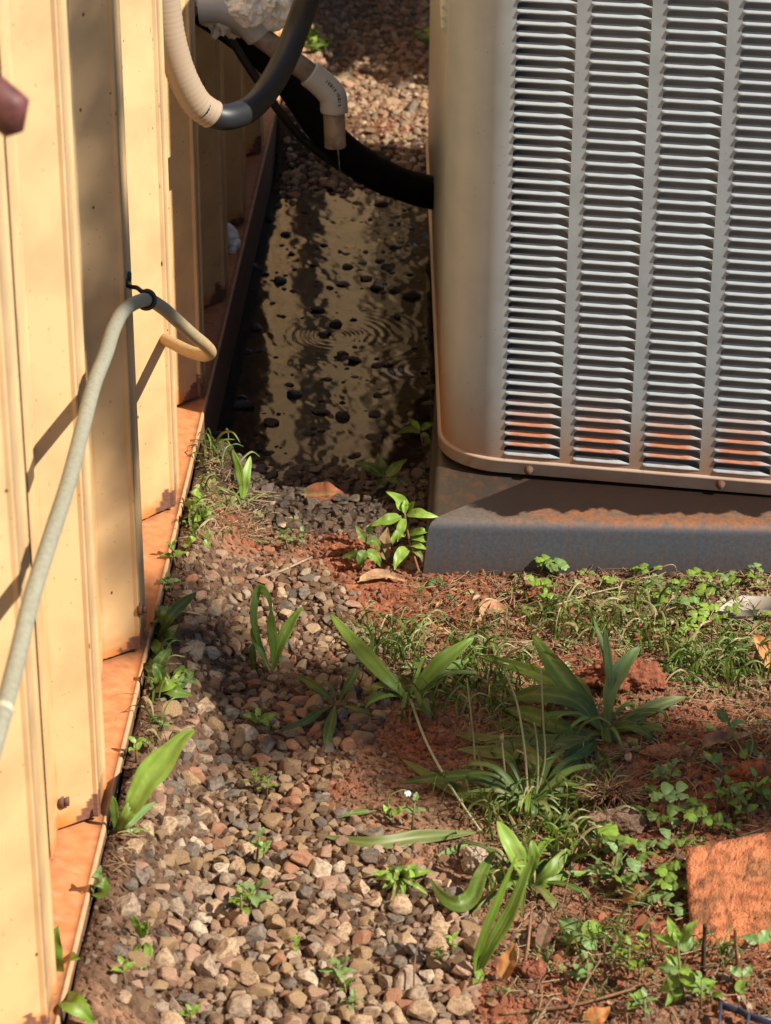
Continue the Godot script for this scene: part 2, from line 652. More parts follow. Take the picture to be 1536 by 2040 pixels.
func build_wall() -> void:
	var w := thing("metal_wall", "cream ribbed steel building wall with a rusty orange base ledge", "wall")
	var LEDGE := 0.07
	# start and end of each rib's slanted face, measured along the wall
	var ribs := []
	for k in range(-3, 84):
		ribs.append([0.131 + 0.3025 * k, 0.131 + 0.3025 * k + 0.030])
	var given := {-1: [-0.175, -0.145], 0: [0.131, 0.153], 1: [0.429, 0.453], 2: [0.731, 0.767], 3: [1.029, 1.065], 4: [1.334, 1.378], 5: [1.636, 1.663], 6: [1.946, 1.972]}
	for k in given:
		ribs[k + 3] = given[k]
	var paint := Color(0.57, 0.395, 0.212)
	for pn in 29:
		# three ribs to a panel; its profile as (along, out)
		var prof: Array[Vector2] = []
		for k in 3:
			var i := pn * 3 + k
			var a: float = ribs[i][0]
			var b: float = ribs[i][1]
			var nxt: float = ribs[i + 1][0] if i + 1 < ribs.size() else a + 0.3025
			if k == 0:
				prof.append(Vector2(a - 0.048, -0.0315))
				prof.append(Vector2(a - 0.0475, -0.0300))
				prof.append(Vector2(a - 0.024, -0.0298))
				prof.append(Vector2(a - 0.0225, -0.0330))
			prof.append(Vector2(a - 0.0035, -0.0330))
			prof.append(Vector2(a, -0.0320))
			for q in 13:
				var t := (q + 1) / 14.0
				prof.append(Vector2(lerpf(a, b, t), lerpf(-0.032, -0.0025, t)))
			prof.append(Vector2(b - 0.0015, -0.0012))
			prof.append(Vector2(b + 0.0005, 0.0))
			prof.append(Vector2(b + 0.0026, 0.0))
			prof.append(Vector2(b + 0.0030, -0.0030))
			prof.append(Vector2(b + 0.0044, -0.0030))
			prof.append(Vector2(b + 0.0048, 0.0))
			prof.append(Vector2(b + 0.008, 0.0))
			prof.append(Vector2(b + 0.0095, -0.0014))
			prof.append(Vector2(b + 0.040, -0.0014))
			prof.append(Vector2(b + 0.0415, 0.0))
			prof.append(Vector2(b + 0.048, 0.0))
			prof.append(Vector2(b + 0.075, -0.0330))
			if k < 2:
				var m := (b + 0.075 + nxt) * 0.5
				prof.append(Vector2(m - 0.03, -0.0330))
				prof.append(Vector2(m - 0.026, -0.0295))
				prof.append(Vector2(m + 0.005, -0.0295))
				prof.append(Vector2(m + 0.009, -0.0330))
				prof.append(Vector2(nxt - 0.048, -0.0330))
				prof.append(Vector2(nxt - 0.0465, -0.0300))
				prof.append(Vector2(nxt - 0.024, -0.0298))
				prof.append(Vector2(nxt - 0.0225, -0.0330))
			else:
				prof.append(Vector2(nxt - 0.046, -0.0330))
		# rows: close together at the foot, where the paint is rusted
		var rows := PackedFloat32Array()
		var fine_foot := pn < 4
		if fine_foot:
			for r in 26:
				rows.append(0.0018 * r)
			for r in 9:
				rows.append(0.055 + 0.03 * r)
		else:
			rows.append(0.0)
		for y in [0.45, 0.7, 1.0, 1.5, 2.1, 3.0]:
			rows.append(y)
		var pts := PackedVector3Array()
		var cols := PackedColorArray()
		var uvs := PackedVector2Array()
		var arc := PackedFloat32Array([0.0])
		for i in range(1, prof.size()):
			arc.append(arc[i - 1] + prof[i].distance_to(prof[i - 1]))
		for y in rows:
			for i in prof.size():
				var s := prof[i].x
				var jag := 0.0
				if y == 0.0 and fine_foot:
					jag = 0.0022 * n_fine.get_noise_1d(s * 1.3) + 0.0022
				pts.append(on_wall(s, prof[i].y, LEDGE + 0.004 + y + jag))
				uvs.append(Vector2((arc[i] + pn * 0.37) / 0.55, -y / 0.55))
				var c := paint
				var e := n_mid.get_noise_2d(s * 2.2, y * 3.0)
				# where along its rib this point lies: 0 at the inner fold, 1 at the outer
				var kk := 0
				while kk < 2 and s > ribs[pn * 3 + kk][1] + 0.1:
					kk += 1
				var ra: float = ribs[pn * 3 + kk][0]
				var rb: float = ribs[pn * 3 + kk][1]
				var t2 := (s - ra) / (rb - ra)
				c = c.lerp(Color(0.60, 0.30, 0.095), ss(0.6, 0.0, y) * 0.28)
				var orange := ss(0.026 + 0.014 * e, 0.0, y) * (0.75 + 0.5 * n_low.get_noise_1d(s * 9.0))
				c = c.lerp(Color(0.50, 0.15, 0.02), clampf(orange, 0, 1))
				# rust run down the folds of the recess
				if t2 > -1.1 and t2 < 0.0:
					c = c.lerp(Color(0.50, 0.19, 0.05), ss(0.5, 0.0, y) * 0.55 * clampf(0.6 + e, 0, 1))
				# outer fold: its shade painted in brown, with uneven wear
				if t2 > 1.0 and t2 < 1.5:
					c = c.lerp(Color(0.30, 0.20, 0.12), 0.5 + 0.4 * n_mid.get_noise_1d(y * 4.0 + s))
				# paint flaked off the outer half of the foot
				var flake := 0.026 * ss(0.30, 0.75, t2) * (0.75 + 0.7 * n_mid.get_noise_1d(s * 3.0 + kk)) + 0.006 * n_fine.get_noise_2d(s * 1.4, y * 1.4)
				if fine_foot and t2 > 0.2 and t2 < 1.6 and y < flake:
					c = Color(0.205, 0.105, 0.07).lerp(Color(0.13, 0.06, 0.04), clampf(0.5 + n_fine.get_noise_2d(s * 3.0, y * 3.0), 0, 1))
				cols.append(c)
		var st := begin()
		st.set_smooth_group(-1)
		var nc := prof.size()
		for r in rows.size() - 1:
			for q in nc - 1:
				for idx in [r * nc + q, (r + 1) * nc + q, r * nc + q + 1, r * nc + q + 1, (r + 1) * nc + q, (r + 1) * nc + q + 1]:
					st.set_smooth_group(-1)
					st.set_color(cols[idx])
					st.set_uv(uvs[idx])
					st.add_vertex(pts[idx])
		put("wall_panel", done(st), M.wall, w)
	# the ledge under the panels: a shelf with a folded lip and a drop into the earth
	var st2 := begin()
	var sec := [Vector2(-0.075, 0.0035), Vector2(-0.045, 0.003), Vector2(-0.039, 0.0026), Vector2(-0.033, 0.0022), Vector2(-0.027, 0.0018), Vector2(-0.021, 0.0014), Vector2(-0.015, 0.001), Vector2(-0.009, 0.0006), Vector2(-0.003, 0.0003), Vector2(0.0022, 0.0), Vector2(0.0030, 0.0012), Vector2(0.0046, 0.0014), Vector2(0.0056, 0.0002), Vector2(0.0057, -0.004), Vector2(0.0058, -0.0045), Vector2(0.006, -0.16)]
	var ss_ := PackedFloat32Array()
	var s0 := -0.9
	while s0 < 26.0:
		ss_.append(s0)
		s0 += 0.005 if s0 < 2.6 else (0.1 if s0 < 5.0 else 1.0)
	var p2 := PackedVector3Array()
	var c2 := PackedColorArray()
	for s in ss_:
		for q in sec:
			p2.append(on_wall(s, q.x, LEDGE + q.y))
			var n := n_mid.get_noise_2d(s * 3.0, q.x * 3.0)
			var c := Color(0.46, 0.175, 0.066).lerp(Color(0.49, 0.215, 0.092), clampf(0.5 + n, 0, 1))
			var red := clampf(ss(-0.012, -0.045, q.x) * (0.6 + 1.2 * n_mid.get_noise_1d(s * 5.0)), 0, 1)
			c = c.lerp(Color(0.50, 0.14, 0.07), red * 0.6)
			var pale := ss(0.3, 0.5, n_fine.get_noise_2d(s * 0.7, q.x * 0.7))
			c = c.lerp(Color(0.72, 0.50, 0.36), pale * 0.15)
			if q.x > 0.0025 and q.y > -0.0042:
				c = c.lerp(Color(0.50, 0.33, 0.20), 0.6)
			if q.y < -0.0042:
				c = Color(0.14, 0.085, 0.052).lerp(Color(0.13, 0.07, 0.04), ss(0.9, 1.05, s) * 0.95)
			c2.append(c)
	sheet(st2, p2, c2, sec.size(), ss_.size())
	put("base_trim", done(st2), M.trim, w)
	# fasteners, rusted
	for q in [[0.4555, 0.0015, 0.046], [0.136, -0.028, 0.030], [1.085, 0.0015, 0.05]]:
		var st3 := begin()
		var at := on_wall(q[0], q[1], LEDGE + q[2])
		tube(st3, PackedVector3Array([at - wall_out * 0.003, at + wall_out * 0.0015]), func(_t, _m): return 0.0062, 12)
		var st4 := begin()
		tube(st4, PackedVector3Array([at + wall_out * 0.0015, at + wall_out * 0.0055]), func(_t, _m): return 0.0042, 6)
		var sc := put("screw", done(st3), M.rust, w)
		put("screw_head", done(st4), M.rust, sc)
	# roof edge and the rest of the building, so that the wall has a body
	var st5 := begin()
	var mid := on_wall(12.5, -2.0, 1.45)
	var bas := Basis(wall_dir, Vector3.UP, wall_dir.cross(Vector3.UP))
	box_mesh(st5, Transform3D(bas, mid), Vector3(26.6, 3.0, 3.86))
	put("inner_wall", done(st5), M.trim, w)
	var st6 := begin()
	box_mesh(st6, Transform3D(bas, on_wall(12.5, -1.9, 3.12)), Vector3(27.0, 0.14, 4.3), 0.01, Color(0.5, 0.36, 0.2))
	put("roof", done(st6), M.trim, w)


# ------------------------------------------------------------------ condenser
const AC_ORG := Vector3(0.15990, 0.064, -2.68673)
const ROW := 0.01197
const COL_W := 0.061
const COL_STEP := 0.0757

func ac_tint(v: float, u: float, strength := 1.0) -> Color:
	var grey := Color(0.325, 0.368, 0.392)
	var n := n_mid.get_noise_2d(u * 4.0, v * 4.0)
	var amt := ss(0.12 + 0.03 * n, 0.0, v) * 0.9 * strength
	var c := grey.lerp(Color(0.30, 0.17, 0.09), clampf(amt, 0, 1))
	if v < 0.035:
		c = c.lerp(Color(0.36, 0.15, 0.07), clampf(0.35 + n_fine.get_noise_2d(u * 2.0, v * 2.0), 0, 1) * ss(0.035, 0.0, v))
	return c


func louver_mesh(row: int) -> ArrayMesh:
	var st := begin()
	var xs := PackedFloat32Array()
	for k in 9:
		xs.append(0.0062 * (1.0 - cos(PI / 2.0 * k / 8.0)))
	for k in range(1, 6):
		xs.append(lerpf(0.0062, 0.044, k / 5.0))
	for k in range(1, 5):
		xs.append(lerpf(0.044, 0.0535, k / 4.0))
	for k in range(1, 9):
		xs.append(0.0535 + 0.0075 * sin(PI / 2.0 * k / 8.0))
	var flat := 0.0007
	var orange: float = [0.3, 1.0, 1.0, 0.95, 0.65, 0.35, 0.15][row] if row < 7 else 0.0
	var v0 := 0.0206 + row * ROW
	var pc := ac_tint(v0, 0.0, 0.8)
	var edge := PackedVector3Array()
	var n := xs.size()
	var top := PackedFloat32Array()
	for x in xs:
		var t := ROW - 0.0007
		var rl := 0.0045
		var rr := 0.0070
		if x < rl:
			t -= rl - sqrt(maxf(0.0, rl * rl - pow(rl - x, 2)))
		if x > COL_W - rr:
			t -= rr - sqrt(maxf(0.0, rr * rr - pow(x - COL_W + rr, 2)))
		top.append(t)
	for i in n - 1:
		var a := xs[i]
		var b := xs[i + 1]
		quad(st, Vector3(a, top[i], 0), Vector3(a, ROW, 0), Vector3(b, ROW, 0), Vector3(b, top[i + 1], 0), pc)
		quad(st, Vector3(a, top[i], -0.0012), Vector3(a, top[i], 0), Vector3(b, top[i + 1], 0), Vector3(b, top[i + 1], -0.0012), pc)
		quad(st, Vector3(a, 0, 0), Vector3(a, flat, 0), Vector3(b, flat, 0), Vector3(b, 0, 0), pc)
	# the blade: pressed inward, its upper edge behind the face
	var steps := [Vector2(0.0002, 0.0), Vector2(-0.0003, 0.0012), Vector2(0.0000, 0.0019), Vector2(0.0006, 0.0020), Vector2(0.0020, 0.0008), Vector2(0.0034, -0.0010), Vector2(0.0046, -0.0028)]
	var pts := PackedVector3Array()
	var cols := PackedColorArray()
	for q in steps:
		for x in xs:
			var k := ss(-0.002, 0.004, x) * lerpf(0.25, 1.0, ss(COL_W, COL_W - 0.016, x))
			var droop := 0.0022 * (1.0 - ss(COL_W, COL_W - 0.017, x)) * ss(0.0006, 0.0046, q.x)
			pts.append(Vector3(x, flat + q.x * lerpf(0.75, 1.0, k) - droop, q.y * k))
			var c := Color(0.345, 0.388, 0.408)
			var n2 := n_fine.get_noise_2d(x * 2.0 + row, q.x * 3.0)
			var o := orange * ss(0.0, 0.010, x) * ss(COL_W, COL_W - 0.016, x) * clampf(0.85 + n2 * (1.6 if row == 0 else 0.5), 0, 1)
			if row == 0:
				o *= 1.4 * ss(0.05, 0.3, n2)
			cols.append(c.lerp(Color(0.41, 0.145, 0.062), clampf(o, 0, 1)))
	for r in steps.size() - 1:
		for i in n - 1:
			for idx in [r * n + i, (r + 1) * n + i, r * n + i + 1, r * n + i + 1, (r + 1) * n + i, (r + 1) * n + i + 1]:
				st.set_smooth_group(1)
				st.set_color(cols[idx])
				st.add_vertex(pts[idx])
	return done(st)


func build_condenser() -> void:
	var ac := thing("air_conditioner", "grey louvred outdoor air conditioner with red dust on its lowest slats", "air conditioner", AC_ORG)
	var u := Vector3(0.983223, -0.008, 0.18223)
	var v := Vector3(0.007866, 0.999968, 0.001458)
	var n := Vector3(-0.182236, 0, 0.983255)
	ac.transform = Transform3D(Basis(u, v, n), AC_ORG)
	var TOP := 0.75
	var R := 0.0765
	# plan of the casing, from the right front corner round to the back
	var turn := deg_to_rad(79.5)
	var right := 0.62
	var plan: Array[Vector2] = []         # (u, n)
	var arc0 := 0
	plan.append(Vector2(-0.036, 0.0))
	for k in range(1, 15):
		var a := turn * k / 14.0
		plan.append(Vector2(-0.036 - R * sin(a), -R + R * cos(a)))
	var end_arc := plan[plan.size() - 1]
	var side := Vector2(-0.1822, -0.9833)
	var vs := PackedFloat32Array([0.016, 0.018, 0.0205, 0.025, 0.03, 0.04, 0.055, 0.07, 0.085, 0.10, 0.125, 0.16, 0.2, 0.3, 0.5, TOP])
	# rounded corner
	var pts := PackedVector3Array()
	var cols := PackedColorArray()
	for y in vs:
		for i in plan.size():
			pts.append(Vector3(plan[i].x, y, plan[i].y))
			var k := float(i) / plan.size()
			var c := ac_tint(y, plan[i].x, lerpf(0.8, 1.0, k))
			c = c.lerp(Color(0.36, 0.15, 0.045), ss(0.45, 1.0, k) * ss(0.22, 0.03, y) * 0.75)
			cols.append(c)
	var st := begin()
	sheet(st, pts, cols, plan.size(), vs.size())
	put("corner_panel", done(st), M.ac, ac)
	# side, running back, a seam's width behind the corner
	st = begin()
	pts.clear(); cols.clear()
	var sx := PackedFloat32Array([0.0, 0.003, 0.02, 0.1, 0.3, 0.6, 1.05])
	for y in vs:
		for s in sx:
			var inset := 0.0022 if s == 0.0 else 0.0
			var p := end_arc + side * (s + 0.0006) + Vector2(0.9833, -0.1822) * inset
			pts.append(Vector3(p.x, y, p.y))
			cols.append(ac_tint(y, s).lerp(Color(0.42, 0.17, 0.05), ss(0.17, 0.02, y) * 0.7))
	sheet(st, pts, cols, sx.size(), vs.size())
	var side_node := put("side_panel", done(st), M.ac, ac)
	# pressed louvres on the side, seen edge on
	for k in 30:
		st = begin()
		var y := 0.455 + 0.0119 * k
		if y > 0.72:
			break
		for strip in 2:
			var s_a := 0.045 + strip * 0.17
			var s_b := s_a + 0.14
			var out := Vector2(-0.9833, 0.1822)
			var A := end_arc + side * s_a
			var B := end_arc + side * s_b
			var Ao := end_arc + side * (s_a + 0.014) + out * 0.0060
			var Bo := end_arc + side * (s_b - 0.014) + out * 0.0060
			var g := Color(0.278, 0.318, 0.342)
			quad(st, Vector3(A.x, y, A.y), Vector3(A.x, y + 0.009, A.y), Vector3(Ao.x, y + 0.002, Ao.y), Vector3(Ao.x, y, Ao.y), g)
			quad(st, Vector3(Ao.x, y + 0.001, Ao.y), Vector3(A.x, y + 0.009, A.y), Vector3(B.x, y + 0.009, B.y), Vector3(Bo.x, y + 0.001, Bo.y), g)
			quad(st, Vector3(Bo.x, y + 0.001, Bo.y), Vector3(B.x, y + 0.009, B.y), Vector3(B.x, y, B.y), Vector3(Bo.x, y, Bo.y), g)
		put("louver", done(st), M.ac, side_node)
	# face: plain strips between the columns of louvres, with the plain foot and head
	st = begin()
	var c0 := -0.0315
	var ncol := 8
	var rows_all := 57
	var v_first := 0.0206
	var v_last := v_first + rows_all * ROW
	var strips := []
	strips.append([-0.036, c0])
	for k in ncol:
		var a := c0 + k * COL_STEP + COL_W
		strips.append([a, a + COL_STEP - COL_W if k < ncol - 1 else right])
	for sp in strips:
		pts.clear(); cols.clear()
		var ys := PackedFloat32Array()
		for y in vs:
			ys.append(y)
		for y in ys:
			for q in 3:
				var x := lerpf(sp[0], sp[1], q / 2.0)
				pts.append(Vector3(x, y, 0.0))
				cols.append(ac_tint(y, x))
		var stt := begin()
		sheet(stt, pts, cols, 3, ys.size())
		st.append_from(done(stt), 0, Transform3D())
	for k in ncol:
		var a := c0 + k * COL_STEP
		for hv in [[0.016, v_first], [v_last, TOP]]:
			pts.clear(); cols.clear()
			for r in 2:
				for q in 7:
					var x := a + COL_W * q / 6.0
					pts.append(Vector3(x, hv[r], 0.0))
					cols.append(ac_tint(hv[r], x))
			var stt := begin()
			sheet(stt, pts, cols, 7, 2)
			st.append_from(done(stt), 0, Transform3D())
	put("front_panel", st.commit(), M.ac, ac)
	# louvres: those in view one by one
	var meshes: Array[ArrayMesh] = []
	for r in 8:
		meshes.append(louver_mesh(r))
	var rest := []
	for r in rows_all:
		for k in ncol:
			var me := meshes[mini(r, 7)]
			var at := Vector3(c0 + k * COL_STEP, v_first + r * ROW, 0.0)
			if k < 4 and r < 44:
				var o := put("louver", me, M.ac, ac)
				o.position = at
			else:
				rest.append(at)
	st = begin()
	for at in rest:
		st.append_from(meshes[7], 0, Transform3D(Basis(), at))
	var ro := put("louvers", st.commit(), M.ac, ac)
	ro.set_meta("kind", "stuff")
	# foot rail with a folded upper edge
	st = begin()
	pts.clear(); cols.clear()
	var sec := [Vector2(-0.004, 0.0), Vector2(0.0022, 0.0), Vector2(0.0030, 0.0012), Vector2(0.0030, 0.0125), Vector2(0.0038, 0.0138), Vector2(0.0036, 0.0152), Vector2(0.0022, 0.0162), Vector2(-0.0005, 0.0163)]
	var path: Array = []
	for k in range(12, -1, -1):
		path.append([Vector2(lerpf(-0.036, right, k / 12.0), 0.0), Vector2(0, 1)])
	for k in range(1, 15):
		var a := turn * k / 14.0
		path.append([plan[k], Vector2(-sin(a), cos(a))])
	for k in range(1, 4):
		path.append([end_arc + side * 1.05 * k / 3.0, Vector2(-0.9833, 0.1822)])
	for q in sec:
		for p in path:
			var w: Vector2 = p[0] + p[1] * q.x
			pts.append(Vector3(w.x, q.y, w.y))
			var nn := n_fine.get_noise_2d(w.x * 1.5, q.y * 6.0)
			var c := Color(0.33, 0.30, 0.26).lerp(Color(0.33, 0.18, 0.10), clampf(0.35 + nn * 0.9, 0, 1))
			if q.y > 0.0135:
				c = c.lerp(Color(0.40, 0.29, 0.22), 0.6)
			cols.append(c)
	sheet(st, pts, cols, path.size(), sec.size())
	put("foot_rail", done(st), M.ac, ac)
	# hex screws in the rail
	for q in [[-0.0035, 0.0066], [0.2047, 0.0083]]:
		st = begin()
		var at := Vector3(q[0], q[1], 0.003)
		tube(st, PackedVector3Array([at, at + Vector3(0, 0, 0.0015)]), func(_t, _m): return 0.0052, 14)
		var s1 := put("screw", done(st), M.rust, ac)
		st = begin()
		tube(st, PackedVector3Array([at + Vector3(0, 0, 0.0015), at + Vector3(0, 0, 0.0058)]), func(_t, _m): return 0.0040, 6)
		put("screw_head", done(st), M.rust, s1)
	# inside: the coil behind the louvres, and the closed back, right side and lid
	st = begin()
	var coil := [Vector2(right - 0.02, -0.026), Vector2(-0.04, -0.026), Vector2(end_arc.x + 0.02, -0.10), Vector2(end_arc.x + 0.02 + side.x * 0.85, -0.10 + side.y * 0.85)]
	for k in 3:
		quad(st, Vector3(coil[k].x, 0.0, coil[k].y), Vector3(coil[k].x, TOP, coil[k].y), Vector3(coil[k + 1].x, TOP, coil[k + 1].y), Vector3(coil[k + 1].x, 0.0, coil[k + 1].y))
	put("coil", done(st), M.coil, ac)
	st = begin()
	var back := end_arc + side * 1.05
	var far_r := Vector2(right, back.y)
	var g := Color(0.278, 0.318, 0.342)
	quad(st, Vector3(back.x, 0.0, back.y), Vector3(back.x, TOP, back.y), Vector3(far_r.x, TOP, far_r.y), Vector3(far_r.x, 0.0, far_r.y), g)
	quad(st, Vector3(far_r.x, 0.0, far_r.y), Vector3(far_r.x, TOP, far_r.y), Vector3(right, TOP, 0), Vector3(right, 0.0, 0), g)
	put("back_panel", done(st), M.ac, ac)
	st = begin()
	var rim: Array[Vector2] = [Vector2(right, 0)]
	rim.append_array(plan)
	rim.append(back)
	rim.append(far_r)
	for k in range(1, rim.size() - 1):
		for p in [rim[0], rim[k], rim[k + 1]]:
			st.set_color(g)
			st.add_vertex(Vector3(p.x, TOP + 0.002, p.y))
	put("lid", done(st), M.ac, ac)


func build_pad() -> void:
	var pad := thing("equipment_pad", "black plastic pad under the air conditioner, dusted orange along its edge", "pad", Vector3(0.0374, -0.01, -2.5742))
	var az := deg_to_rad(2.4)
	pad.transform = Transform3D(Basis(Vector3(cos(az), 0, sin(az)), Vector3.UP, Vector3(-sin(az), 0, cos(az))), Vector3(0.0374, 0.0, -2.5742))
	# section from the foot of the front up and over onto the top
	var sec: Array[Vector2] = [Vector2(0.0, -0.03), Vector2(-0.0025, 0.0), Vector2(-0.0055, 0.03), Vector2(-0.0075, 0.046)]
	for k in range(1, 8):
		var a := PI / 2.0 * k / 7.0
		sec.append(Vector2(-0.0075 - 0.011 * (1.0 - cos(a)), 0.046 + 0.0125 * sin(a)))
	for k in 34:
		sec.append(Vector2(-0.0205 - 0.0026 * k, 0.0587))
	for d in [0.12, 0.2]:
		sec.append(Vector2(-d, 0.0587))
	var W := 0.80
	var D := 0.98
	var st := begin()
	# the front, the top's front part and the left flank share the section; corners are mitred round
	var pts := PackedVector3Array()
	var cols := PackedColorArray()
	var tint := func(x: float, y: float, d: float) -> Color:
		var base := Color(0.135, 0.15, 0.18)
		var nn := n_mid.get_noise_2d(x * 3.0, d * 3.0)
		var nf := n_fine.get_noise_2d(x * 1.5, d * 1.5 + y)
		if y > 0.05:
			var rust := ss(0.05, 0.16, x) * clampf(0.75 + nn * 1.2, 0, 1)
			var dusty := Color(0.24, 0.20, 0.17).lerp(Color(0.50, 0.215, 0.105), rust)
			var c := dusty.lerp(Color(0.20, 0.135, 0.095), clampf(nf * 0.9, 0, 0.7))
			# wet patch, widened to paint in the shadow strip before the casing
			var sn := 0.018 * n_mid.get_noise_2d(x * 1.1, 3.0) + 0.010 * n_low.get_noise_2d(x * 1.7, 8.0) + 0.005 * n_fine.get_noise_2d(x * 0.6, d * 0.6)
			var stain_and_shade := ss(0.033 + sn, 0.038 + sn, d) * ss(0.040, 0.060, x + 0.25 * (d - 0.06) + sn)
			c = c.lerp(Color(0.016, 0.009, 0.006), stain_and_shade * 0.95)
			var under := ss(0.0, 0.04, x)
			c = c.lerp(Color(0.16, 0.13, 0.11), (1.0 - under) * 0.6)
			return base.lerp(c, ss(0.050, 0.0580, y) if y < 0.0586 else 1.0)
		var low := ss(0.012, 0.0, y)
		var c2 := base.lerp(Color(0.16, 0.10, 0.065), low * 0.6)
		return c2.lerp(Color(0.22, 0.155, 0.11), clampf(nn * 0.8 + 0.1, 0, 0.5) * 0.6)
	var nx := 300
	for q in sec:
		for k in nx + 1:
			var t := float(k) / nx
			var x := lerpf(-q.x, W + q.x, t)
			pts.append(Vector3(x, q.y, q.x))
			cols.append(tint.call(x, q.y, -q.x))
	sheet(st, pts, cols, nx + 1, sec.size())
	var body := begin()
	body.append_from(done(st), 0, Transform3D())
	st = begin()
	pts.clear(); cols.clear()
	for q in sec:
		for k in 101:
			var t := float(k) / 100.0
			var d := lerpf(-q.x, D + q.x, t)
			pts.append(Vector3(-q.x, q.y, -d))
			var c: Color = tint.call(d, q.y, -q.x)
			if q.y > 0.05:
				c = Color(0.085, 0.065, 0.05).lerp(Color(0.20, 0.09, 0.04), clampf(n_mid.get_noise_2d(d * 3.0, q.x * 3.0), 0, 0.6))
			cols.append(c)
	sheet(st, pts, cols, 101, sec.size())
	body.append_from(done(st), 0, Transform3D())
	st = begin()
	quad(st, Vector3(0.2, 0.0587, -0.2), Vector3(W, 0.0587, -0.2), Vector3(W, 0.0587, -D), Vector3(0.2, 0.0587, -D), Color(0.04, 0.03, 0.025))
	quad(st, Vector3(W, -0.03, 0), Vector3(W, 0.058, 0), Vector3(W, 0.058, -D), Vector3(W, -0.03, -D), Color(0.03, 0.03, 0.03))
	body.append_from(done(st), 0, Transform3D())
	put("slab", body.commit(), M.pad, pad)


